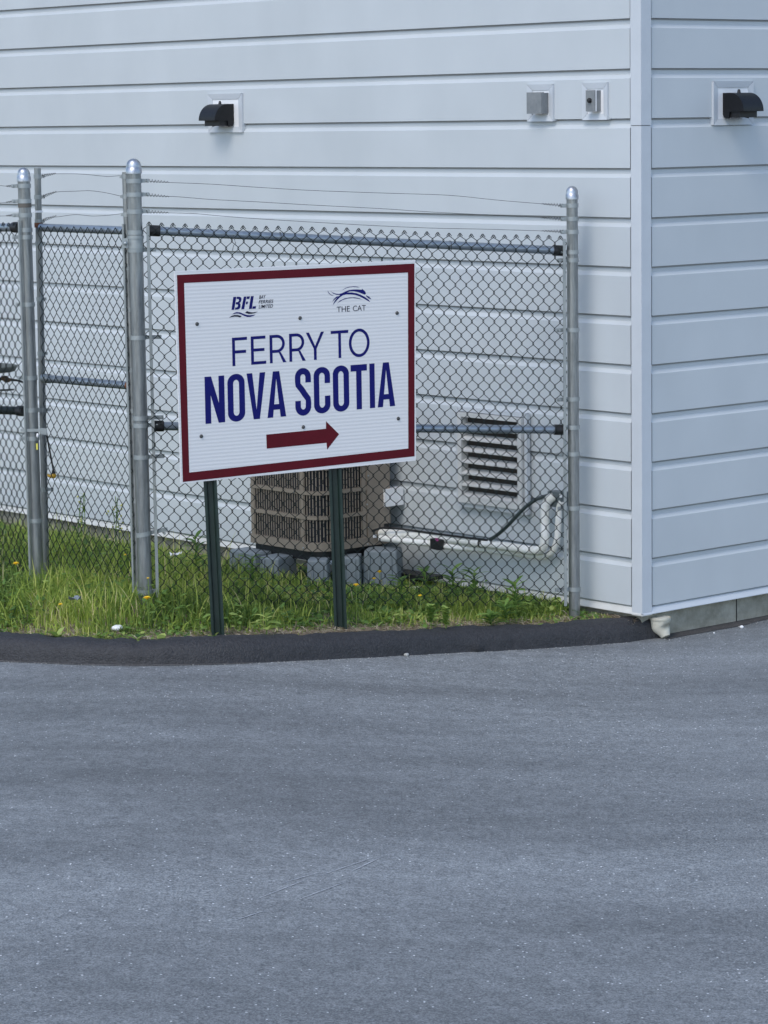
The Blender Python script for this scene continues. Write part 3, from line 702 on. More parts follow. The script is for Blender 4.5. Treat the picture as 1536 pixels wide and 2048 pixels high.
for ya, yb in ((371.5, 371), (402.5, 406), (430, 432)):
    strand(W2, [Hp(37, ya), Hp(25, ya + .5), Hp(10, (ya + yb) / 2 + 1), Hp(0, yb), Hp(-50, yb + 1)], ends=1)

# ------------------------------------------------------------------ sign
s1 = atY(355.5, 755, 12.80); s2 = atY(831.5, 720, 13.42)
eS = Vector((s2.x - s1.x, s2.y - s1.y, 0)).normalized(); nS = Vector((eS.y, -eS.x, 0)); S0 = Vector((s1.x, s1.y, 0))
def onS(px, py):
    p = onplane(px, py, S0, nS); return ((p - S0).dot(eS), p.z)
tl, tr, br, bl_ = onS(349.5, 542.5), onS(831, 519.5), onS(832, 921), onS(362.5, 967)
SW = ((tr[0] - tl[0]) + (br[0] - bl_[0])) / 2
# planar quad as really seen (the board hangs slightly out of true)
SG = thing('ferry_sign', 'white and maroon road sign reading FERRY TO NOVA SCOTIA on two dark green posts', 'sign', (S0.x + eS.x * .6, S0.y + eS.y * .6, .2))
def S3(u, v, d=0.0): return S0 + eS * u + Vector((0, 0, v)) + nS * d
M_SIGN = bpy.data.materials.new('corrugated_plastic'); M_SIGN.use_nodes = True
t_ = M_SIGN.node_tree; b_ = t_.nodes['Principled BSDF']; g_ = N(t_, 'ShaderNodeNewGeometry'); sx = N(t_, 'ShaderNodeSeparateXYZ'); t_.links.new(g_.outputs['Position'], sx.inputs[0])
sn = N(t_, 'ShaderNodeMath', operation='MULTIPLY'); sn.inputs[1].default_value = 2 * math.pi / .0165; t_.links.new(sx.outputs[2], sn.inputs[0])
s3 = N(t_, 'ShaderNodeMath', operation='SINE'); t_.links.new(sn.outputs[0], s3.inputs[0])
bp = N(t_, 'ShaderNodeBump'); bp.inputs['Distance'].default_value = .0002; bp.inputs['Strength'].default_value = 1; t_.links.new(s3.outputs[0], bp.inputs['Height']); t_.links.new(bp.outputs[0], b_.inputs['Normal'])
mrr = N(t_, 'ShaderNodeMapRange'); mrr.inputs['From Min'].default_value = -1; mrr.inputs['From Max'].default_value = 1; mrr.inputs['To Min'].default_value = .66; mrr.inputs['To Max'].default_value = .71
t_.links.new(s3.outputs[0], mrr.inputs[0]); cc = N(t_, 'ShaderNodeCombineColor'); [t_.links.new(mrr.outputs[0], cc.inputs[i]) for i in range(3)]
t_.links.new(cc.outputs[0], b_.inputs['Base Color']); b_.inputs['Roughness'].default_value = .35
M_MAROON = mat('maroon_print', (.085, .0015, .007), .55, spec=.25, col2=(.10, .002, .009), nscale=12)
M_NAVY = mat('navy_print', (.002, .003, .105), .55, spec=.25, col2=(.003, .004, .125), nscale=12)
M_NAVY2 = mat('dark_navy_print', (.002, .003, .022), .55, spec=.25)
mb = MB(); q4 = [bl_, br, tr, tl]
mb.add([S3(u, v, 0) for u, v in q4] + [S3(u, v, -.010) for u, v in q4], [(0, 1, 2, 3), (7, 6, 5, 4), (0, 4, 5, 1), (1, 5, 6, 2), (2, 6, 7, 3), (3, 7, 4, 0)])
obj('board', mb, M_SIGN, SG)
def flat(name, polys, m, d=.0008, parent=SG):
    """polys: list of [outer, hole, ...] in sign u,v"""
    mm = MB()
    for P_ in polys:
        loops = [[Vector((u, v, 0)) for u, v in lp] for lp in P_]
        tris = tessellate_polygon(loops); pts = [p for lp in loops for p in lp]
        mm.add([S3(p.x, p.y, d) for p in pts], [tuple(tr_) for tr_ in tris])
    for i, f in enumerate(mm.f):     # face all triangles to the viewer
        a, b, c = [Vector(mm.v[j]) for j in f]
        if (b - a).cross(c - a).dot(nS) < 0: mm.f[i] = f[::-1]
    return obj(name, mm, m, parent, fix=False)
mo = [onS(365.5, 964), onS(829, 912.5), onS(828.7, 527), onS(353.7, 550)]; mi_ = [onS(378.5, 945), onS(816.5, 897), onS(815.7, 545), onS(368, 566)]
flat('maroon_border', [[mo, mi_]], M_MAROON)
def arc(cx, cy, rx, ry, a0, a1, n=14): return [(cx + rx * math.cos(a0 + (a1 - a0) * i / n), cy + ry * math.sin(a0 + (a1 - a0) * i / n)) for i in range(n + 1)]
pi = math.pi
def ribbon(path, t):
    L_, R_ = [], []; P_ = [Vector((x, y)) for x, y in path]
    for i, p in enumerate(P_):
        a = P_[max(0, i - 1)]; b = P_[min(len(P_) - 1, i + 1)]; d = (b - a).normalized(); n = Vector((-d.y, d.x)) * t / 2
        L_.append(tuple(p + n)); R_.append(tuple(p - n))
    return L_ + R_[::-1]
def rrect(W, x0, y0, x1, y1, rx, ry):
    return arc(x1 - rx, y1 - ry, rx, ry, 0, pi / 2) + arc(x0 + rx, y1 - ry, rx, ry, pi / 2, pi) + arc(x0 + rx, y0 + ry, rx, ry, pi, 1.5 * pi) + arc(x1 - rx, y0 + ry, rx, ry, 1.5 * pi, 2 * pi)
def glyph(ch, W, t, bold):
    T = t
    if ch == 'F': return [[(0, 0), (T, 0), (T, .44), (W * .92, .44), (W * .92, .44 + T * .95), (T, .44 + T * .95), (T, 1 - T * .95), (W, 1 - T * .95), (W, 1), (0, 1)]]
    if ch == 'E': return [[(0, 0), (W, 0), (W, T * .95), (T, T * .95), (T, .46), (W * .9, .46), (W * .9, .46 + T * .95), (T, .46 + T * .95), (T, 1 - T * .95), (W * .98, 1 - T * .95), (W * .98, 1), (0, 1)]]
    if ch == 'T': c = W / 2; h = T * (.95 if not bold else 1.05); return [[(c - T / 2, 0), (c + T / 2, 0), (c + T / 2, 1 - h), (W, 1 - h), (W, 1), (0, 1), (0, 1 - h), (c - T / 2, 1 - h)]]
    if ch == 'I': return [[(0, 0), (W, 0), (W, 1), (0, 1)]]
    if ch == 'Y': c = W / 2; return [[(c - T / 2, 0), (c + T / 2, 0), (c + T / 2, .40), (W, 1), (W - T * 1.15, 1), (c, .50), (T * 1.15, 1), (0, 1), (c - T / 2, .40)]]
    if ch == 'R':
        yb = .36; rr = (1 - yb) / 2; cx = W * .92 - rr
        out = [(0, 0), (T, 0), (T, yb), (W * .55, yb), (W - T * 1.2, 0), (W, 0), (W * .66 + .0, yb + .02)] + arc(cx, yb + rr, rr, rr, -pi / 2 + .35, pi / 2) + [(0, 1)]
        hole = [(T, yb + T * .95)] + arc(cx, yb + rr, rr - T * .95, rr - T * .95, -pi / 2, pi / 2) + [(T, 1 - T * .95)]
        return [out, hole]
    if ch == 'O' and not bold: return [arc(W / 2, .5, W / 2, .52, 0, 2 * pi, 40)[:-1], arc(W / 2, .5, W / 2 - T, .52 - T * .95, 0, 2 * pi, 40)[:-1]]
    if ch == 'O': return [rrect(W, 0, -.012, W, 1.012, W / 2, .19), rrect(W, T, .115, W - T, .885, (W - 2 * T) / 2, .085)]
    if ch == 'C':
        o = arc(W / 2, 1.012 - .19, W / 2, .19, 0, pi) + arc(W / 2, .19 - .012, W / 2, .19, pi, 2 * pi) + [(W, .37), (W - T, .37), (W - T, .2)]
        i_ = arc(W / 2, .2, W / 2 - T, .085, 0, -pi)[1:] + arc(W / 2, .8, W / 2 - T, .085, pi, 0) + [(W - T, .65), (W, .65)]
        return [o + i_]
    if ch == 'S':
        c = W / 2; m = W / 2 - T / 2
        path = [(W - T / 2, .70), (W - T / 2, .80)] + arc(c, .82, m, .135, .1, pi - .05, 12) + [(T / 2, .74), (T / 2 + .008, .66), (c - .03, .55), (c + .03, .46), (W - T / 2 - .008, .34), (W - T / 2, .26)] + arc(c, .185, m, .14, 0, -pi, 12)[1:] + [(T / 2, .24), (T / 2, .31)]
        return [ribbon(path, T)]
    if ch == 'N': return [[(0, 0), (T, 0), (T, .60), (W - T * 1.12, 0), (W, 0), (W, 1), (W - T, 1), (W - T, .42), (T * 1.12, 1), (0, 1)]]
    if ch == 'V': c = W / 2; return [[(c - T * .55, 0), (c + T * .55, 0), (W, 1), (W - T, 1), (c, .20), (T, 1), (0, 1)]]
    if ch == 'A':
        a = W * .33; s_ = T * 1.0; xi = lambda y: s_ + (W / 2 - s_) * y / .84
        return [[(0, 0), (s_, 0), (xi(.165), .165), (W - xi(.165), .165), (W - s_, 0), (W, 0), (W - a, 1), (a, 1)], [(xi(.285), .285), (W - xi(.285), .285), (W / 2, .84)]]
def z2(x, y): return (400 + x / 3.657, 640 + y / 3.657)
def line_of(text, spans, base0, base1, top0, top1, t, bold, name):
    """spans in zoom px; base/top lines given by two (x,y) px points each"""
    def ly(p, q, x): return p[1] + (q[1] - p[1]) * (x - p[0]) / (q[0] - p[0])
    for ch, (x0, x1) in zip(text, spans):
        ym = (ly(base0, base1, (x0 + x1) / 2) + ly(top0, top1, (x0 + x1) / 2)) / 2
        u0_, _ = onS(*z2(x0, ym)); u1_, _ = onS(*z2(x1, ym)); xm = (x0 + x1) / 2
        def vline(p, q, u):
            a = onS(*z2(*p)); b = onS(*z2(*q)); return a[1] + (b[1] - a[1]) * (u - a[0]) / (b[0] - a[0])
        h = vline(top0, top1, u0_) - vline(base0, base1, u0_); W = (u1_ - u0_) / h
        G = glyph(ch, W, t, bold); sh = lambda P_: [(u0_ + x * h, vline(base0, base1, u0_ + x * h) + y * (vline(top0, top1, u0_ + x * h) - vline(base0, base1, u0_ + x * h))) for x, y in P_]
        flat('letter', [[sh(lp) for lp in G]], M_NAVY)
line_of('FERRYTO', [(235, 345), (372, 482), (509, 630), (652, 772), (775, 908), (957, 1085), (1088, 1240)], (240, 338), (1030, 277), (235, 130), (1085, 72), .112, False, 'ferry')
line_of('NOVASCOTIA', [(36, 180), (202, 328), (343, 480), (490, 627), (695, 812), (832, 952), (972, 1090), (1103, 1222), (1240, 1278), (1297, 1425)], (45, 760), (1425, 628), (36, 416), (1385, 308), .137, True, 'nova')
ar = [(484, 838), (921, 795), (921, 740), (1017, 835), (929, 948), (925, 898), (488, 941)]
flat('arrow', [[[onS(*z2(*p)) for p in ar]]], M_MAROON)
# small logos
def zb_(x, y): return onS(380 + x / 6.4, 540 + y / 6.4)
def zc_(x, y): return onS(620 + x / 6.678, 540 + y / 6.678)
BFL = [[(553, 345), (592, 343), (565, 508), (530, 511)], [(598, 343), (632, 342), (655, 352), (658, 380), (648, 410), (632, 422), (646, 436), (645, 470), (632, 498), (608, 506), (574, 508), (578, 480), (600, 480), (614, 462), (610, 442), (584, 440), (588, 412), (612, 410), (626, 392), (622, 372), (594, 370)],
       [(688, 341), (722, 339), (692, 500), (655, 504)], [(728, 339), (768, 336), (758, 370), (722, 372)], [(718, 405), (744, 404), (734, 438), (712, 440)],
       [(778, 335), (815, 332), (790, 497), (753, 500)], [(800, 466), (846, 462), (838, 494), (796, 497)]]
flat('logo_letters', [[[zb_(*p) for p in P_]] for P_ in BFL], M_NAVY)
def curve_poly(top, bot): return top + bot[::-1]
sw1 = [(540, 568), (565, 548), (600, 538), (640, 542), (680, 560), (720, 574), (760, 578), (800, 576), (838, 570), (810, 588), (770, 600), (730, 600), (690, 586), (650, 566), (615, 556), (580, 558)]
sw2 = [(498, 612), (530, 588), (565, 576), (610, 576), (662, 588), (640, 608), (610, 598), (570, 596), (530, 602)]
sw3 = [(704, 546), (728, 526), (760, 536), (800, 542), (868, 532), (830, 552), (790, 560), (750, 562)]
flat('logo_wave', [[[zb_(*p) for p in sw1]]], M_NAVY); flat('logo_wave', [[[zb_(*p) for p in P_]] for P_ in (sw2, sw3)], M_NAVY2)
def small_text(txt, p0, p1, height_px, conv, name, shear=0.0, bold=0.0):
    """text from the built-in font, laid between two baseline points"""
    cu = bpy.data.curves.new(name, 'FONT'); cu.body = txt; cu.size = 1; cu.shear = shear; cu.offset = bold; cu.resolution_u = 3; cu.fill_mode = 'FRONT' if hasattr(cu, 'fill_mode') else cu.fill_mode
    o = bpy.data.objects.new(name, cu); COL.objects.link(o); bpy.context.view_layer.update()
    dg = bpy.context.evaluated_depsgraph_get(); me = bpy.data.meshes.new_from_object(o.evaluated_get(dg))
    bpy.data.objects.remove(o); bpy.data.curves.remove(cu)
    vv = np.array([v.co[:] for v in me.vertices]); x0, x1 = vv[:, 0].min(), vv[:, 0].max(); y0, y1 = vv[:, 1].min(), vv[:, 1].max()
    A, Bq, C_ = conv(*p0), conv(*p1), conv(p0[0], p0[1] - height_px)
    for v in me.vertices:
        a = (v.co.x - x0) / (x1 - x0); b = (v.co.y - 0) / (y1 - 0)
        u = A[0] + (Bq[0] - A[0]) * a; z = A[1] + (Bq[1] - A[1]) * a + b * (C_[1] - A[1])
        v.co = S3(u, z, .0008) - ORG[SG.name]
    me.materials.clear(); me.materials.append(M_NAVY2)
    o = bpy.data.objects.new(name, me); COL.objects.link(o); o.parent = SG; ORG[o.name] = ORG[SG.name]
small_text('BAY', (884, 370), (970, 362), 44, zb_, 'small_lettering', .25, .012)
small_text('FERRIES', (878, 430), (1068, 421), 44, zb_, 'small_lettering', .25, .012)
small_text('LIMITED', (878, 492), (1062, 481), 44, zb_, 'small_lettering', .25, .012)
small_text('THE', (358, 565), (532, 553), 74, zc_, 'small_lettering', 0, 0.0)
small_text('CAT', (572, 551), (745, 540), 74, zc_, 'small_lettering', 0, 0.0)
# leaping animal emblem, traced strokes
cat = [
 [(262, 270), (300, 300), (345, 316), (385, 320), (420, 312), (470, 288), (520, 268), (580, 260), (640, 260), (690, 264), (694, 250), (708, 264), (726, 276), (742, 298), (746, 320), (728, 328), (704, 318), (672, 306), (640, 294), (580, 284), (530, 286), (490, 300), (560, 300), (620, 310), (680, 332), (735, 362), (780, 395), (804, 428), (765, 408), (715, 380), (660, 352), (600, 332), (540, 326), (480, 326), (440, 336), (400, 362), (360, 402), (302, 470), (330, 410), (370, 360), (404, 332), (350, 330), (305, 312)],
 [(296, 424), (318, 386), (352, 356), (382, 346), (356, 372), (326, 396)],
 [(424, 272), (470, 240), (520, 224), (580, 218), (630, 222), (664, 234), (620, 229), (570, 226), (520, 232), (470, 248)],
 [(234, 272), (250, 300), (275, 326), (318, 346), (280, 338), (252, 316), (238, 294)],
 [(356, 452), (400, 408), (460, 380), (530, 367), (600, 366), (660, 378), (700, 394), (640, 382), (570, 374), (500, 380), (430, 402), (380, 434)],
 [(744, 336), (790, 356), (820, 392), (780, 380), (756, 358)]]
flat('logo_animal', [[[zc_(*p) for p in P_]] for P_ in cat], M_NAVY)
bolt = None
for (x, y) in ((394, 648), (600, 636), (794, 626), (402.5, 872.5), (606.5, 854), (796.5, 837)):
    u, v = onS(x, y); m_ = MB(); c = S3(u, v, 0); m_.tube([c + nS * .0005, c + nS * .004, c + nS * .0065], [.009, .008, .004], 10); obj('bolt', m_, M_WIRE, SG)
# U channel posts with holes lines
for (x0, y0, x1, y1, sgn) in ((417, 900, 436, 1268, 1), (668, 880, 681, 1244, 1)):
    pp = onplane(x0, y0, S0 - nS * .02, nS); base = None
    # foot position from the photograph
    bb = atY(x1, y1, pp.y)
    gz = ground_z(bb.x, pp.y)
    top = onplane(x0 - (x1 - x0) * .9, y0 - 300, S0 - nS * .02, nS); top.y = pp.y
    a = Vector((bb.x, pp.y, min(bb.z, gz + .02) - .3)); d = (Vector((pp.x, pp.y, pp.z)) - Vector((bb.x, pp.y, bb.z))).normalized()
    a = Vector((bb.x, pp.y, bb.z)) - d * .35; L_ = 1.35
    m_ = MB(); U = [(-.030, -.002), (-.016, -.002), (-.010, -.026), (.010, -.026), (.016, -.002), (.030, -.002), (.030, .002), (.0195, .002), (.0125, -.022), (-.0125, -.022), (-.0195, .002), (-.030, .002)]
    ex = Vector((math.cos(.10), math.sin(.10), 0)); ey = Vector((ex.y, -ex.x, 0))
    U = [(q_, -w2) for q_, w2 in U]
    m_.prism(U, a, ex, -ey, d * L_); obj('sign_post', m_, M_POSTG, SG)

# ------------------------------------------------------------------ air conditioning unit
YU = 14.6
fc = atY(636, 1106, YU)                     # nearest lower corner
UZ = fc.z
ULEN, UDEP, UH, RAD = .60, .50, .74, .10
AC = thing('condenser_unit', 'tan louvred air conditioning condenser behind the sign on grey risers', 'air conditioner', (fc.x, fc.y, UZ))
# footprint: corner at origin, a along DL, b along DR, rounded near corner
def fp(a, b, z): return fc + DL * a + DR * b + Vector((0, 0, z))
path = []     # list of (a,b) along visible outer: from far end of left face round the corner to the end of right face
def outline(inset=0.0):
    r_ = RAD; o = []
    o.append((ULEN - .05, inset)); o.append((r_, inset))
    for i in range(1, 8): q = i / 8 * pi / 2; o.append((r_ - (r_ - inset) * math.sin(q), r_ - (r_ - inset) * math.cos(q)))
    o.append((inset, r_)); o.append((inset, UDEP - inset))
    return o
# inner dark coil body
def full(inset):
    o = outline(inset); o = [(ULEN - inset, .05)] + o; o.append((ULEN - inset, UDEP - inset)); return o
m_ = MB(); f_ = full(.028); n = len(f_)
A = [fp(a, b, .02) for a, b in f_]; Bt = [fp(a, b, UH - .03) for a, b in f_]
m_.add(A + Bt, [tuple(range(n)), tuple(range(n, 2 * n))] + [(i, (i + 1) % n, n + (i + 1) % n, n + i) for i in range(n)]); obj('coil', m_, M_COIL, AC)
def shell(z0, z1, in0=0.0, in1=.024, name='rim', m=M_TAN, parent=AC):
    m_ = MB(); f0, f1 = full(in0), full(in1); n = len(f0)
    V_ = [fp(a, b, z0) for a, b in f0] + [fp(a, b, z1) for a, b in f0] + [fp(a, b, z1) for a, b in f1] + [fp(a, b, z0) for a, b in f1]
    F_ = []
    for i in range(n):
        j = (i + 1) % n
        for k_ in range(4): F_.append((k_ * n + i, k_ * n + j, ((k_ + 1) % 4) * n + j, ((k_ + 1) % 4) * n + i))
    m_.add(V_, F_); return obj(name, m_, m, parent)
shell(0, .045, -.004, name='base_pan'); shell(-.055, -.001, .03, .30, name='shade_slab', m=M_BLACK); shell(UH - .05, UH, -.006, name='top_rim')  # black inset slab below the pan is added to stand for shade under the unit
m_ = MB(); f_ = full(.0); A = [fp(a, b, UH - .01) for a, b in f_]; Bt = [fp(a, b, UH + .012) for a, b in f_]; n = len(f_)
m_.add(A + Bt, [tuple(range(n)), tuple(range(n, 2 * n))] + [(i, (i + 1) % n, n + (i + 1) % n, n + i) for i in range(n)]); obj('top_cover', m_, M_TAN, AC)
nrow = 5; rh = (UH - .095) / nrow
for i in range(1, nrow): shell(.045 + rh * i - .0095, .045 + rh * i + .0095, 0.0, name='grille_band')
# vertical slats following the outline
pts = []; o = outline(0.0); acc = []
full_len = 0; segs_ = []
for p, q in zip(o, o[1:]):
    l = math.hypot(q[0] - p[0], q[1] - p[1]); segs_.append((p, q, l, full_len)); full_len += l
def along(s_):
    for p, q, l, s0_ in segs_:
        if s_ <= s0_ + l + 1e-6:
            k_ = (s_ - s0_) / l; d = ((q[0] - p[0]) / l, (q[1] - p[1]) / l); return (p[0] + (q[0] - p[0]) * k_, p[1] + (q[1] - p[1]) * k_), d
    return segs_[-1][1], (0, 1)
GR_END = (ULEN - .05 - RAD) + RAD * pi / 2 + (.33 - RAD)
wide = [0.02, ULEN - .05 - RAD - .02, ULEN - .05 - RAD + RAD * pi / 2 + .02, GR_END]
s_ = .012; slat0 = None
while s_ < GR_END:
    (a, b), d = along(s_); ww = .0052
    for wv in wide:
        if abs(s_ - wv) < .011: ww = .026
    dv = (DL * d[0] + DR * d[1]).normalized(); nv = Vector((dv.y, -dv.x, 0))
    c0 = fp(a, b, 0); inn = fc + DL * (ULEN / 2) + DR * (UDEP / 2)
    if (inn - c0).dot(nv) < 0: nv = -nv
    m_ = MB(); m_.box(c0 + nv * .006 + Vector((0, 0, .045 + (UH - .095) / 2)), dv * ww, nv * .004, (0, 0, UH - .095)); obj('slat', m_, M_TAN, AC)
    s_ += .0195
# solid service panel at the right end
m_ = MB(); c0 = fp(-.002, (.34 + UDEP) / 2, .045 + (UH - .095) / 2 + .03); m_.box(c0 + DL * .012, DR * (UDEP - .34), DL * .024, (0, 0, UH - .095 - .06)); obj('service_panel', m_, M_TAN, AC)
m_ = MB(); m_.box(fp(.010, .40, .075), DR * .11, DL * .02, (0, 0, .062)); obj('valve_panel', m_, M_TAN, AC)
m_ = MB(); m_.box(fp(.02, .48, .075), DR * .04, DL * .02, (0, 0, .062)); obj('valve_recess', m_, M_BLACK, AC)
m_ = MB(); m_.box(fp(-.005, .385, .047), DR * .022, DL * .004, (0, 0, .016)); obj('data_plate', m_, M_WHITE, AC)
for (a, b, z) in ((-.006, .05 + RAD, UH * .6), (-.006, .345, UH * .78), (-.006, .345, .37), (-.006, .335, .22), (-.006, .34, .1), (-.006, .335, .01), (RAD + .08, -.006, .30), (RAD + .01, -.006, .015), (-.006, RAD, .012)):
    m_ = MB(); m_.ball(fp(a, b, z), .005, nu=6, nv=4); obj('screw', m_, M_GALVB, AC)
# white disconnect tag behind its right end
c = onL(762, 996, .14)
t = thing('service_box', 'small white service box at the right end of the condenser', 'electrical box', c, wall_frame('L'))
m_ = MB(); m_.abox(-.032, .030, -.13, .0, -.045, .048); obj('box_body', m_, M_WHITE, t, world=False)
for x, z in ((-.018, .012), (-.018, -.006), (.0, .03), (-.005, -.025)):
    m_ = MB(); m_.abox(x - .003, x + .003, .0, .003, z - .003, z + .003); obj('knockout', m_, M_DARKIN, t, world=False)

# risers under the unit
def riser(label, px, pytop, Y, wt, dt_, h, rot):
    p = atY(px, pytop, Y); t = thing('riser_block', label, 'riser block', (p.x, p.y, p.z - h), rot, 'grey ribbed risers under the condenser')
    m_ = MB(); ft = 1.14
    top = [(-wt / 2, -dt_ / 2), (wt / 2, -dt_ / 2), (wt / 2, dt_ / 2), (-wt / 2, dt_ / 2)]
    ch = .012
    def oct_(s_, q): a = wt / 2 * s_; b = dt_ / 2 * s_; return [(-a + q, -b), (a - q, -b), (a, -b + q), (a, b - q), (a - q, b), (-a + q, b), (-a, b - q), (-a, -b + q)]
    lv = [(0, ft, .005), (h * .96, 1.02, .005), (h, .97, .006)]
    V_ = []
    for z, s_, q in lv: V_ += [(x, y, z) for x, y in oct_(s_, q)]
    F_ = [tuple(range(16, 24)), tuple(range(0, 8))[::-1]]
    for l_ in range(2):
        for i in range(8): F_.append((l_ * 8 + i, l_ * 8 + (i + 1) % 8, l_ * 8 + 8 + (i + 1) % 8, l_ * 8 + 8 + i))
    m_.add(V_, F_); obj('block', m_, M_RISER, t, world=False)
    k_ = max(2, int(wt / .05))
    for i in range(k_):
        x = -wt / 2 + wt * (i + .5) / k_; m_ = MB()
        y0 = -dt_ / 2 * 1.14; y1 = -dt_ / 2 * 1.03
        m_.add([(x * 1.12 - .005, y0 - .008, 0), (x * 1.12 + .005, y0 - .008, 0), (x + .005, y1 - .006, h * .93), (x - .005, y1 - .006, h * .93), (x * 1.12 - .005, y0 + .01, 0), (x * 1.12 + .005, y0 + .01, 0), (x + .005, y1 + .01, h * .93), (x - .005, y1 + .01, h * .93)],
               [(0, 1, 2, 3), (4, 7, 6, 5), (0, 4, 5, 1), (1, 5, 6, 2), (2, 6, 7, 3), (3, 7, 4, 0)])
        obj('rib', m_, M_RISER, t, world=False)
    return t
ra = wall_frame('L') + math.pi
riser('leftmost grey riser block, wide, at the left end of the condenser', 502, 1100, 14.98, .21, .12, .24, ra * 1.0)
riser('small ribbed grey riser block next to the leftmost one', 556, 1111, 14.80, .12, .15, .24, ra + .2)
riser('narrow grey riser block left of the sign post, under the nearest corner', 637, 1117, 14.62, .10, .12, .22, ra + .75)
riser('grey riser block just right of the right sign post', 702, 1110, 14.72, .10, .13, .24, ra + .75)
riser('rightmost grey riser block, broad, below the white pipes', 766, 1097, 14.78, .17, .15, .25, ra + .65)

# line set: insulated pipes, cable
PG = thing('insulated_pipes', 'pair of white foam wrapped pipes bending up the wall beside the end post', 'pipe', onL(1000, 1100, .1))
def curve(pts, k_=5, sm=3):
    P_ = []
    for a, b in zip(pts, pts[1:]):
        for i in range(k_): P_.append(a + (b - a) * (i / k_))
    P_.append(pts[-1])
    for _ in range(sm): P_ = [P_[0]] + [(P_[i - 1] + P_[i] * 2 + P_[i + 1]) / 4 for i in range(1, len(P_) - 1)] + [P_[-1]]
    return P_
U1 = [onL(758, 1066, .16), onL(790, 1068, .15), onL(830, 1070, .12), onL(870, 1074, .10), onL(920, 1081, .09), onL(1000, 1091, .085), onL(1050, 1099, .085), onL(1075, 1102, .085), onL(1087, 1096, .085), onL(1090, 1078, .085), onL(1090, 1040, .085), onL(1090, 1015, .083), onL(1096, 1000, .08), onL(1108, 992, .06)]
m_ = MB(); m_.tube(curve(U1), .0225, 14); obj('upper_pipe', m_, M_FOAM, PG)
U2 = [onL(760, 1076, .20), onL(800, 1081, .17), onL(860, 1087, .12), onL(900, 1094, .10), onL(960, 1098, .06), onL(1020, 1105, .05), onL(1060, 1111, .05), onL(1088, 1114, .05), onL(1106, 1104, .05), onL(1115, 1080, .05), onL(1117, 1040, .05), onL(1118, 1015, .05), onL(1124, 1003, .05)]
m_ = MB(); m_.tube(curve(U2), .0165, 12); obj('lower_pipe', m_, M_FOAM, PG)
m_ = MB(); c = onL(875, 1088, .135); m_.box(c, -DL * .058 + Vector((0, 0, -.004)), NL * .05, (0, 0, .052)); 
obj('black_coupling', m_, M_BLACK, PG)
m_ = MB(); c = onL(874, 1079, .165); m_.box(c, -DL * .018, NL * .004, (0, 0, .014)); obj('pink_mark', m_, mat('pink_paint', (.45, .06, .25), .6), PG)
c = onL(963, 1086, .087); d = (onL(1000, 1091, .087) - onL(930, 1082, .087)).normalized(); m_ = MB(); m_.tube([c - d * .005, c + d * .005], .0245, 14); obj('pipe_strap', m_, M_BLACK, PG)
CB = thing('black_cable', 'dark flexible conduit curving up from the white pipes to the wall box', 'cable', onL(1000, 1060, .1))
m_ = MB(); m_.tube(curve([onL(980, 1079, .10), onL(995, 1070, .11), onL(1015, 1052, .12), onL(1035, 1030, .12), onL(1055, 1010, .11), onL(1075, 997, .10), onL(1090, 992, .08), onL(1106, 990, .06)]), .0095, 10); obj('conduit', m_, mat('grey_conduit', (.035, .05, .05), .5), CB)
m_ = MB(); m_.tube(curve([onL(744, 1062, .22), onL(765, 1055, .2), onL(790, 1056, .18), onL(830, 1062, .13), onL(870, 1067, .12), onL(930, 1075, .11), onL(975, 1080, .1)]), .0055, 8); obj('thin_cable', m_, M_BLACK, CB)
c = onL(1118, 997, .03)
t = thing('pipe_cover_box', 'small dark box on the wall where the white pipes enter', 'wall box', c, wall_frame('L'))
m_ = MB(); m_.abox(-.045, .05, -.03, .03, -.04, .036); obj('box_body', m_, mat('slate_paint', (.09, .115, .12), .5, col2=(.11, .135, .14), nscale=20), t, world=False)
m_ = MB(); m_.tube([(-.043, .03, .03), (-.043, .03, .012)], .007, 8); obj('white_gland', m_, M_WHITE, t, world=False)
# little things at the wall foot right of the unit
c = onL(838, 1160, .12)
t = thing('pipe_stub', 'short white plastic pipe stub with black bracket at the wall foot right of the risers', 'pipe stub', c, wall_frame('L'))
m_ = MB(); m_.tube([(-.07, .06, -.04), (-.02, .06, -.045), (-.005, .06, -.06), (-.005, .06, -.12)], .022, 10); obj('white_elbow', m_, M_FOAM, t, world=False)
m_ = MB(); m_.abox(-.10, .18, -.08, .03, .008, .028); obj('black_ledge', m_, M_BLACK, t, world=False)
m_ = MB(); m_.abox(.01, .05, -.03, .02, -.14, .007); obj('black_bracket', m_, M_BLACK, t, world=False)

# ------------------------------------------------------------------ odds and ends at the left
c = atY(100, 905, 14.15)
t = thing('hanging_rod', 'thin black rod ending in a yellow knob, hanging behind the gate', 'rod', atY(106, 950, 14.15))
m_ = MB(); m_.tube([atY(92, 862, 14.15), atY(100, 905, 14.15), atY(107, 941, 14.15)], .0045, 8); obj('rod', m_, M_BLACK, t)
m_ = MB(); m_.tube([atY(106, 940, 14.15), atY(107.5, 947, 14.15)], [.006, .012], 10); obj('ferrule', m_, M_BLACK, t)
m_ = MB(); m_.ball(atY(107, 951, 14.15), .014, .012, .015); m_.tube([atY(104, 954, 14.15), atY(94, 950, 14.15)], [.008, .006], 8); obj('yellow_knob', m_, M_YPL, t)
YT = 15.0
t = thing('round_stand', 'dark round tray on a stand cut off by the left edge, behind the fence', 'stand', atY(-35, 1050, YT))
M_TRAY = mat('tray_metal', (.045, .055, .05), .5, .3, col2=(.08, .09, .08), nscale=30)
cT = atY(-35, 736, YT); m_ = MB()
m_.tube([cT - Vector((0, 0, .018)), cT + Vector((0, 0, .008)), cT + Vector((0, 0, .012))], [.17, .185, .175], 36); obj('tray', m_, M_TRAY, t)
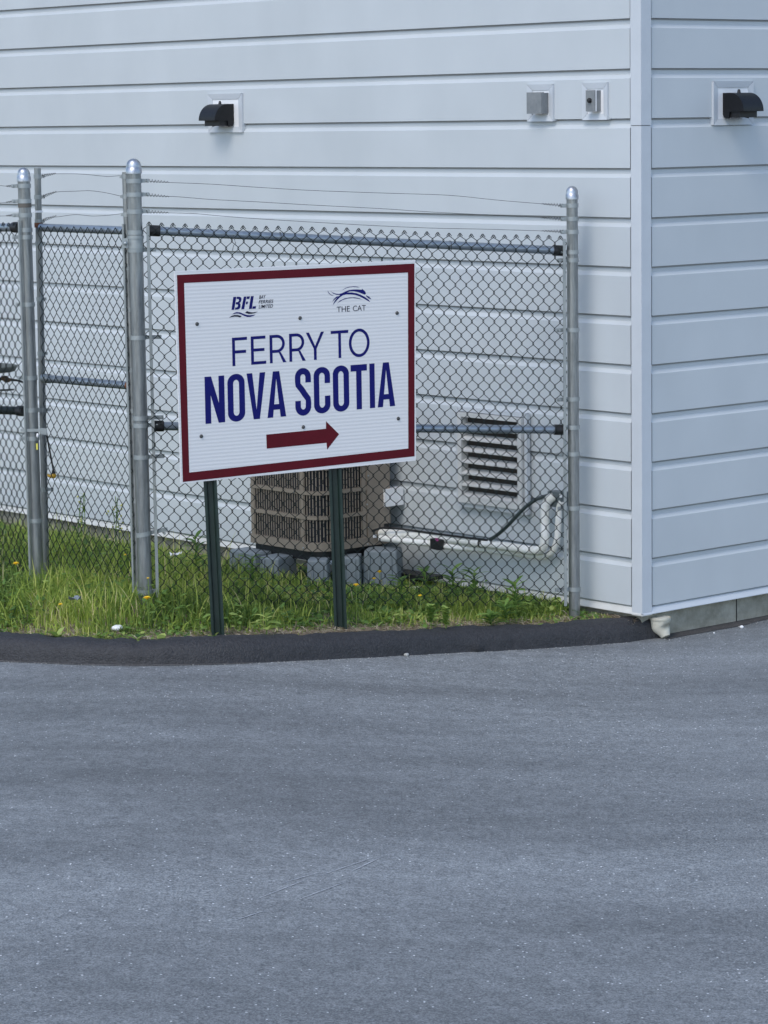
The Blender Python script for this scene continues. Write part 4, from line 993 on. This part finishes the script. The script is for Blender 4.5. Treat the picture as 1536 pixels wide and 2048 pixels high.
m_ = MB(); m_.tube([cT - Vector((0, 0, .018)), Vector((cT.x, cT.y, .0))], .018, 12); obj('pole', m_, M_GALV, t)
c = atY(12, 759, YT); m_ = MB(); m_.tube([c + Vector((-.03, 0, .002)), c + Vector((-.018, 0, .006)), c + Vector((0, 0, .002)), c + Vector((.015, 0, -.004)), c + Vector((.032, 0, .0))], [.002, .012, .019, .012, .004], 8); obj('brown_clamp', m_, mat('brown_plastic', (.06, .035, .02), .6, col2=(.12, .075, .045), nscale=90), t)
m_ = MB(); m_.tube([atY(-35, 781, YT), atY(14, 780, YT), atY(28, 779, YT)], .005, 6); obj('lower_arm', m_, M_WIRE, t)
m_ = MB(); m_.tube([atY(-35, 757, YT), atY(12, 759, YT), atY(37, 761, YT), atY(50, 766, YT)], .006, 6); obj('upper_arm', m_, M_BLACK, t)

# drain fitting at kerb end
p0 = onroad(1326, 1268)
t = thing('drain_fitting', 'cream plastic drainpipe elbow lying at the kerb end under the corner', 'drain fitting', p0)
PX_ = 13.35 / FPX
M_CREAM = mat('cream_plastic', (.62, .60, .50), .5, col2=(.52, .50, .42), nscale=30)
Yd = p0.y - .11
c0 = atY(1321, 1243, Yd)
m_ = MB(); rA = .051
cu_ = [c0 + Vector((0, 0, .022)), c0 + Vector((0, 0, .008)), c0 + Vector((0, 0, .007)), c0 - Vector((0, 0, .022)), c0 + Vector((.012, -.006, -.04)), c0 + Vector((.026, -.02, -.062))]
m_.tube(cu_[:3], [rA * 1.0, rA * 1.0, rA * .97], 24, caps=False); m_.tube([cu_[0] + Vector((0, 0, -.001)), cu_[0] - Vector((0, 0, .03))], [rA * .86, rA * .8], 24); obj('collar', m_, M_CREAM, t)
m_ = MB(); m_.tube([cu_[2], cu_[3], c0 + Vector((.004, -.003, -.03)), c0 + Vector((.016, -.012, -.052)), c0 + Vector((.024, -.022, -.072))], [rA * .96, rA * .92, rA * .86, rA * .62, rA * .42], 20); obj('elbow', m_, M_CREAM, t)

# stones and chips
def stone(p, r_, seed, label=None, m=M_STONE, flatn=.6):
    m_ = MB(); m_.ball((0, 0, 0), r_, r_ * .8, r_ * flatn, 8, 6); rr = random.Random(seed)
    m_.v = [tuple(Vector(v) * (1 + .25 * noise.noise(Vector(v) / r_ * 1.2 + Vector((seed, 0, 0))))) for v in m_.v]
    o = obj('stone', m_, m, None, loc=None); o.location = p; o.rotation_euler = (0, 0, rr.random() * 6); tag(o, label, 'stone'); return o
p = onroad(813, 1311); stone(p + Vector((0, -.02, .008)), .014, 1, 'grey pebble on the road against the kerb foot')
p = onroad(1483, 1256); stone(p + Vector((0, 0, .006)), .012, 2, 'white stone on the asphalt by the foundation at the right edge', M_WHITE)
p = atY(234, 1244, 13.0); stone(Vector((p.x, p.y, ground_z(p.x, p.y) + .02)), .034, 3, 'flat white stone in the grass behind the kerb', M_WHITE, .4)
p = onroad(1428, 1267); stone(p + Vector((0, 0, .003)), .006, 4, 'tiny white chip on the asphalt below the foundation', M_WHITE)
# gravel crumbs along the kerb foot and the foundation: uncountable
m_ = MB(); tv = []
for i in range(420):
    if i < 260: x = R.uniform(-2.2, 1.2); y = ksm(x) - abs(R.gauss(0, .018)) - .004
    else:
        s_ = R.uniform(.1, 1.2); q_ = CORNER + DR * s_ + NR * (abs(R.gauss(0, .06)) - .01); x, y = q_.x, q_.y
    z = road_z(x) + .001; r_ = R.uniform(.0010, .0030)
    m_.ball((x, y, z), r_, r_, r_ * .7, 5, 3)
o = obj('gravel_crumbs', m_, M_STONE, None, fix=False); tag(o, 'pale grit scattered along the kerb foot and foundation', 'grit', kind='stuff')
# dusty line on the road by the kerb and dirt strip at the foundation, a few mm up
def strip(name, fn0, fn1, x0, x1, m, label, n=90, dz=.0025):
    m_ = MB()
    for i in range(n + 1):
        x = x0 + (x1 - x0) * i / n; a, b = fn0(x), fn1(x)
        m_.v.append((x, a, road_z(x) + dz)); m_.v.append((x, b, road_z(x) + dz))
    for i in range(n): m_.f.append([2 * i, 2 * i + 2, 2 * i + 3, 2 * i + 1]); m_.m.append(0); m_.sm.append(False)
    o = obj(name, m_, m); tag(o, label, kind='structure'); return o
strip('dust_line', lambda x: ksm(x) - .012 - .016 * max(0, noise.noise(Vector((x * 3, 0, 0))) + .25) * smooth((x + 2.1) / .3) * smooth((-.7 - x) / .4), lambda x: ksm(x) + .004, -2.2, -.6, M_DUST, 'pale dust line at the kerb foot')
def fdy(x): return CY + (x - CX) * (DR.y / DR.x)
strip('dirt_strip', lambda x: fdy(x) - .05 - .06 * (noise.noise(Vector((x * 5, 1, 0))) + .6), lambda x: fdy(x) + .06, CX + .12, CX + 2.6, mat('dark_dirt', (.025, .024, .024), .95, col2=(.085, .08, .075), nscale=26, detail=9, stretch=(1, 3, 1)), 'dark dirt strip on the asphalt along the foundation')
for (x0, y0, x1, y1) in ((511, 1800, 617, 1758), (560, 1768, 640, 1745), (640, 1752, 745, 1716), (592, 1802, 690, 1765), (465, 1843, 530, 1822), (700, 1745, 760, 1716)):
    a, b = onroad(x0, y0), onroad(x1, y1); m_ = MB(); d = (b - a); pq = Vector((-d.y, d.x, 0)).normalized() * .0024
    st = 14; V_ = []
    for i in range(st + 1):
        k_ = i / st; c = a + d * k_; ww = pq * (math.sin(k_ * pi) ** .5 * (.6 + .8 * R.random())); z = road_z(c.x) + .002
        V_ += [(c.x - ww.x, c.y - ww.y, z), (c.x + ww.x, c.y + ww.y, z)]
    m_.add(V_, [(2 * i, 2 * i + 1, 2 * i + 3, 2 * i + 2) for i in range(st)]); o = obj('scuff_mark', m_, M_SCUFF); tag(o, 'thin pale scrape on the asphalt', kind='structure')

# ------------------------------------------------------------------ vegetation
def blade_field(name, n, samp, hgt, wid, label, m, tintf, kind='stuff', lean=.85, segs=3):
    rs = np.random.RandomState(5 + n); V_ = []; F_ = []; T_ = []
    for i in range(n):
        s_ = samp(rs)
        if s_ is None: continue
        x, y, dens = s_; h = hgt(x, y, rs); w2 = wid * rs.uniform(.6, 1.3); a = rs.uniform(0, 2 * pi); l = rs.uniform(.1, 1) * lean
        z = ground_z(x, y) - .005; ca, sa = math.cos(a), math.sin(a); b0 = len(V_)
        # width direction turned so as to face various ways
        q_ = rs.uniform(0, pi); wx, wy = math.cos(q_) * w2 / 2, math.sin(q_) * w2 / 2; tt = min(1, max(0, tintf(x, y, rs)))
        for k_ in range(segs):
            f = k_ / segs; bend = l * h * f * f; tz = z + h * f * (1 - .3 * l * f)
            ww = 1 - f * .55
            V_ += [(x + ca * bend - wx * ww, y + sa * bend - wy * ww, tz), (x + ca * bend + wx * ww, y + sa * bend + wy * ww, tz)]
        bend = l * h; V_.append((x + ca * bend, y + sa * bend, z + h * (1 - .3 * l)))
        for k_ in range(segs - 1): F_.append((b0 + 2 * k_, b0 + 2 * k_ + 1, b0 + 2 * k_ + 3, b0 + 2 * k_ + 2)); T_.append(tt)
        k_ = segs - 1; F_.append((b0 + 2 * k_, b0 + 2 * k_ + 1, b0 + 2 * k_ + 2)); T_.append(tt)
    me = bpy.data.meshes.new(name); me.from_pydata(V_, [], F_); me.materials.append(m); me.polygons.foreach_set('use_smooth', [True] * len(F_))
    o = bpy.data.objects.new(name, me); COL.objects.link(o); add_tint(o, T_); tag(o, label, kind=kind); return o
def clump(x, y, f=2.2, s_=0): return noise.noise(Vector((x * f, y * f, s_))) 
def d_kerb(x, y): return y - (ksm(x) + .20)
def bare(x, y):     # 0 lush .. 1 bare soil
    d = d_kerb(x, y); right = smooth((x + 1.35) / .7)
    b = (1 - smooth((d - .02) / (.10 + .30 * right + .15 * clump(x, y, 3)))) * (.25 + .75 * right)
    b = max(b, smooth((x - .95) / .2))
    return b
def samp_all(xlo, xhi):
    def f(rs):
        x = rs.uniform(xlo, xhi); ya = ksm(x) + .17; yb = wall_y(x) - .02 - .10 * smooth((-.55 - x) / .3)
        y = ya + (yb - ya) * rs.uniform(0, 1) ** 1.25
        if rs.uniform() < bare(x, y) * .93: return None
        if rs.uniform() < .45 * smooth(clump(x, y, 5, 3) + .35) * .9: return None
        if x > 1.1: return None
        return x, y, 1
    return f
def hg(x, y, rs):
    c = .5 + .9 * clump(x, y, 2.6, 8); d = d_kerb(x, y); fence = smooth(d / .35); left = smooth((.6 - x) / 1.2)
    mid = 1 - .55 * math.exp(-((x + .33) / .42) ** 2)       # lower in front of the risers
    h = (.040 + .125 * fence * (.45 + .55 * left)) * (.75 + .5 * max(-.6, c - .5)) * mid
    h *= 1 - .60 * smooth(1 - (wall_y(x) - y) / 1.3) * smooth((.2 - x) / .4)
    return max(.02, h * rs.uniform(.45, 1.25))
tg = lambda x, y, rs: .42 + .55 * clump(x, y, 2.3, 5) + .3 * clump(x, y, 9, 6) + rs.normal(0, .17) + .10 * (1 - smooth(d_kerb(x, y) / .5))
blade_field('grass', 66000, samp_all(-3.1, 1.1), hg, .0066, 'long unmown grass on the bank behind the kerb', M_GRASS, tg)
blade_field('far_grass', 4000, samp_all(-8, -3.1), hg, .014, 'grass continuing left along the kerb', M_GRASS, tg)
tall = lambda x, y, rs: hg(x, y, rs) * 1.75
blade_field('tall_grass', 2200, samp_all(-3.0, .95), tall, .0060, 'scattered taller grass stems', M_GRASS, lambda x, y, rs: .75 + rs.normal(0, .15), lean=.5, segs=4)

# clover-like and dock-like leaf cover
def leaf_cover(name, n, label, size, xr=(-2.6, 1.05)):
    rs = np.random.RandomState(77 + n); V_ = []; F_ = []; T_ = []; S_ = samp_all(*xr)
    for i in range(n):
        s_ = S_(rs)
        if s_ is None or clump(s_[0], s_[1], 3.1, 11) < -.05: continue
        x, y, _ = s_; z = ground_z(x, y) + rs.uniform(.01, .9) * hg(x, y, rs) * .9; L_ = size * rs.uniform(.5, 1.4); a = rs.uniform(0, 2 * pi); up_ = rs.uniform(-.15, .75)
        d = Vector((math.cos(a) * math.cos(up_), math.sin(a) * math.cos(up_), math.sin(up_))); sd_ = Vector((-math.sin(a), math.cos(a), rs.uniform(-.4, .4))); nn_ = d.cross(sd_)
        p = Vector((x, y, z)); b0 = len(V_); W_ = L_ * rs.uniform(.14, .32)
        V_ += [tuple(p), tuple(p + d * L_ * .35 + sd_ * W_), tuple(p + d * L_ * .75 + sd_ * W_ * .7 - nn_ * L_ * .06), tuple(p + d * L_ - nn_ * L_ * .14), tuple(p + d * L_ * .75 - sd_ * W_ * .7 - nn_ * L_ * .06), tuple(p + d * L_ * .35 - sd_ * W_), tuple(p + d * L_ * .5 - nn_ * L_ * -.05)]
        F_ += [(b0, b0 + 1, b0 + 6), (b0 + 1, b0 + 2, b0 + 6), (b0 + 2, b0 + 3, b0 + 6), (b0 + 3, b0 + 4, b0 + 6), (b0 + 4, b0 + 5, b0 + 6), (b0 + 5, b0, b0 + 6)]
        tt = min(1, max(0, .45 + .4 * clump(x, y, 2, 4) + rs.normal(0, .2))); T_ += [tt] * 6
    me = bpy.data.meshes.new(name); me.from_pydata(V_, [], F_); me.materials.append(M_LEAF)
    o = bpy.data.objects.new(name, me); COL.objects.link(o); add_tint(o, T_); tag(o, label, kind='stuff')
leaf_cover('leafy_ground_cover', 22000, 'small leafy weeds mixed through the grass', .036)
# dry straw on the soil edge
rs = np.random.RandomState(3); m_ = MB(); T_ = []
V_, F_ = [], []
for i in range(9000):
    x = rs.uniform(-2.4, 1.2); d = abs(rs.normal(0, .13)); y = min(ksm(min(x, XEND)) + .175 + d, wall_y(x) - .01)
    if x < -.9 and rs.uniform() < .6: continue
    z = ground_z(x, y) + rs.uniform(.001, .012)
    if x > XEND - .16: z = max(.0, min(z, .07 * smooth((1.46 - x) / .3) + .004))
    L_ = rs.uniform(.012, .07); a = rs.uniform(0, 2 * pi); dx, dy, dz_ = math.cos(a) * L_, math.sin(a) * L_, rs.uniform(-.1, .35) * L_; w2 = rs.uniform(.0008, .0024)
    b0 = len(V_); px_, py_ = -math.sin(a) * w2, math.cos(a) * w2; k_ = rs.uniform(-.2, .2) * L_
    V_ += [(x - px_, y - py_, z), (x + px_, y + py_, z), (x + dx * .5 + px_ + py_ * 0 + k_ * -math.sin(a), y + dy * .5 + py_ + k_ * math.cos(a), z + dz_ * .7), (x + dx * .5 - px_ + k_ * -math.sin(a), y + dy * .5 - py_ + k_ * math.cos(a), z + dz_ * .7 + w2), (x + dx, y + dy, z + dz_)]
    F_ += [(b0, b0 + 1, b0 + 2, b0 + 3), (b0 + 3, b0 + 2, b0 + 4)]; tt = rs.uniform(0, 1); T_ += [tt, tt]
me = bpy.data.meshes.new('dry_straw'); me.from_pydata(V_, [], F_); me.materials.append(M_STRAW)
o = bpy.data.objects.new('dry_straw', me); COL.objects.link(o); add_tint(o, T_); tag(o, 'dry straw and dead stalks on the soil along the kerb', kind='stuff')

def leaf_at(MBm, T_, p, d, L_, W_, droop=.15, tint=.5, roll=0.0):
    d = d.normalized(); s_ = d.cross(Vector((0, 0, 1)));
    if s_.length < .1: s_ = Vector((1, 0, 0))
    s_.normalize(); n = s_.cross(d)
    s_ = (s_ * math.cos(roll) + n * math.sin(roll)); n = s_.cross(d); st = 5; V_ = []
    for i in range(st + 1):
        f = i / st; c = p + d * L_ * f - Vector((0, 0, 1)) * droop * L_ * f * f; w_ = W_ * math.sin(pi * min(1, f * .93 + .05)) ** .8
        V_ += [c - s_ * w_ + n * w_ * .25, c, c + s_ * w_ + n * w_ * .25]
    F_ = []
    for i in range(st): F_ += [(3 * i, 3 * i + 1, 3 * i + 4, 3 * i + 3), (3 * i + 1, 3 * i + 2, 3 * i + 5, 3 * i + 4)]
    MBm.add(V_, F_, 0, True); T_ += [tint] * len(F_)
def seat(px, Y): x = atY(px, 1150, Y).x; return Vector((x, Y, ground_z(x, Y)))
def dandelion(px, py, Y, label, big=1.0):
    head = atY(px, py, Y); b = Vector((head.x + R.uniform(-.01, .01), Y + .01, min(ground_z(head.x, Y), head.z - .02)))
    t = thing('dandelion', label, 'flower', b, 0, 'yellow dandelions in the grass')
    m_ = MB(); m_.tube([b, (b + head) / 2 + Vector((.003, 0, 0)), head], .0016, 5); o = obj('stem', m_, M_LEAF, t); add_tint(o, [.7] * len(o.data.polygons))
    m_ = MB(); r_ = .0115 * big
    for ring_, (k_, el, rr) in enumerate(((16, .25, 1.0), (12, .6, .85), (8, 1.0, .6))):
        for i in range(k_):
            a = 2 * pi * i / k_ + ring_ * .3; d = Vector((math.cos(a) * math.cos(el), math.sin(a) * math.cos(el) - .25, math.sin(el))).normalized(); s_ = Vector((-math.sin(a), math.cos(a), 0)) * r_ * .22
            e = head + d * r_ * rr * 1.1; m_.add([head - s_ * .4, head + s_ * .4, e + s_, e + d * r_ * .12, e - s_], [(0, 1, 2, 3, 4)])
    m_.ball(head + Vector((0, -.002, .002)), r_ * .45, nu=8, nv=5); obj('flower_head', m_, M_YEL, t, fix=False)
    return t
dandelion(32, 1128, 13.3, 'yellow dandelion at the left edge, beside the taped post', 1.15)
dandelion(294, 1197, 12.98, 'yellow dandelion at the foot of the thick corner post', 1.3)
dandelion(121, 1209.5, 12.95, 'small yellow dandelion beside a round leaf, near the kerb at left', .8)
dandelion(712, 1171, 13.3, 'yellow dandelion just right of the right sign post', 1.1)
dandelion(759, 1144.5, 13.75, 'yellow dandelion in front of the rightmost riser block, the higher of two', 1.1)
dandelion(748, 1158, 13.7, 'half faded dandelion just below the higher one by the rightmost riser', .85)
dandelion(840, 1192, 13.3, 'small yellow flower below the black bracket, right of the risers', .75)
dandelion(251, 1110, 13.5, 'tiny yellow flower left of the thick corner post', .6)
dandelion(296, 1157, 13.1, 'tiny yellow flower against the lower corner post', .55)

def rosette(b, name, label, n, L_, W_, el, tint, stem=None, cat='weed'):
    t = thing(name, label, cat, b); m_ = MB(); T_ = []
    for i in range(n):
        a = i * 2.4 + R.uniform(-.3, .3); e = el + R.uniform(-.25, .25); d = Vector((math.cos(a) * math.cos(e), math.sin(a) * math.cos(e), math.sin(e)))
        q_ = b + Vector((0, 0, (stem or 0) * (.35 + .65 * i / n)))
        leaf_at(m_, T_, q_, d, L_ * R.uniform(.7, 1.1), W_ * R.uniform(.8, 1.2), .25, min(1, max(0, tint + R.uniform(-.2, .2))), R.uniform(-.3, .3))
    if stem:
        o = MB(); o.tube([b, b + Vector((.004, 0, stem * .5)), b + Vector((0, 0, stem))], .0028, 6); s_ = obj('stem', o, M_LEAF, t); add_tint(s_, [.6] * len(s_.data.polygons))
    o = obj('leaves', m_, M_LEAF, t, fix=False); add_tint(o, T_); return t
def ontop(px, Y): return seat(px, Y)
rosette(ontop(530, 12.95), 'broadleaf_weed', 'pale broad leaved weed in front of the condenser, between the sign posts', 11, .075, .018, .45, .85, .11)
rosette(ontop(112, 12.85), 'round_leaf_weed', 'weed with one broad round leaf beside the small dandelion', 5, .07, .026, .7, .8, .03)
rosette(ontop(318, 12.75), 'light_green_weed', 'light green two leaved seedling at the kerb, right of the corner post', 4, .055, .017, 1.0, .95, .02)
for px, Y, s_, lab in ((850, 13.75, .24, 'spiky leaved weed in front of the wall below the black coupling'), (905, 13.95, .22, 'spiky leaved weed left of the louvre vent foot'), (948, 13.9, .23, 'spiky leaved weed below the louvre vent'), (1030, 13.72, .20, 'spiky leaved weed with a curled top below the pipe bend'),
                       (505, 14.1, .20, 'spiky leaved weed before the leftmost riser'), (392, 14.2, .25, 'tall pointed weed just right of the corner post, by the wall'), (800, 13.7, .20, 'spiky weed before the rightmost riser'), (1010, 13.62, .10, 'low leafy weed below the pipe bend, in front'), (980, 13.5, .08, 'lowest leafy weed right of the louvre vent, near the bare soil')):
    rosette(ontop(px, Y), 'spiky_weed', lab, 26, .095, .0095, .5, .42, s_)
rosette(ontop(890, 13.30), 'bushy_weed', 'bright bushy clump of small leaves behind the kerb below the louvre vent', 60, .035, .011, .6, .75, .13)
rosette(ontop(860, 13.38), 'bushy_weed', 'bushy clump of small leaves left of the brighter clump', 50, .035, .011, .6, .6, .12)
def tall_weed(px, pytop, Y, label, nfl):
    b = seat(px, Y); top = atY(px, pytop, Y); t = thing('tall_weed', label, 'weed', b, 0, 'tall flowering weeds before the wall')
    h = top.z - b.z; m_ = MB(); T_ = []; fl = MB()
    for k_ in range(3):
        a = R.uniform(-.06, .06); st = [b + Vector((k_ * .02 - .02, 0, 0)), b + Vector((k_ * .025 - .02 + a * .5, 0, h * .5)), b + Vector((k_ * .03 - .03 + a, 0, h * R.uniform(.8, 1)))]
        n0 = len(m_.f); m_.tube(st, .0022, 5); T_ += [.45] * (len(m_.f) - n0)
        for i in range(9):
            f = R.uniform(.25, 1); q_ = st[0].lerp(st[2], f); an = R.uniform(0, 2 * pi); d = Vector((math.cos(an), math.sin(an) * .6, R.uniform(.2, .9)))
            leaf_at(m_, T_, q_, d, R.uniform(.02, .05), .005, .3, R.uniform(.2, .6))
            if R.random() < .55: fl.ball(q_ + d.normalized() * .035, .006, nu=6, nv=4)
    o = obj('stems_and_leaves', m_, M_LEAF, t, fix=False); add_tint(o, T_)
    obj('blossoms', fl, mat('pale_blossom', (.5, .5, .16), .7), t)
tall_weed(160, 968, 15.4, 'tallest flowering weed behind the gate, left of the other', 8)
tall_weed(235, 990, 15.2, 'thin flowering weed behind the gate, next to the corner post', 5)
# white litter in the grass
for (px, py, Y, lab) in ((352, 1112, 14.2, 'crumpled white litter in the grass right of the corner post'), (150, 1200, 13.1, 'bluish crumpled litter in the grass left of the corner post')):
    p = atY(px, py, Y); m_ = MB(); rs = random.Random(px)
    V_ = []
    for i in range(5):
        for j in range(4): V_.append(p + Vector(((i - 2) * .014 + rs.uniform(-.004, .004), (j - 1.5) * .014, rs.uniform(-.012, .012) + .01)))
    m_.add(V_, [(i * 4 + j, (i + 1) * 4 + j, (i + 1) * 4 + j + 1, i * 4 + j + 1) for i in range(4) for j in range(3)])
    o = obj('litter', m_, M_WHITE if px > 200 else M_RISER, None, loc=p, fix=False); tag(o, lab, 'litter')
print('tris', sum(len(o.data.polygons) for o in scene.objects if o.type == 'MESH'))
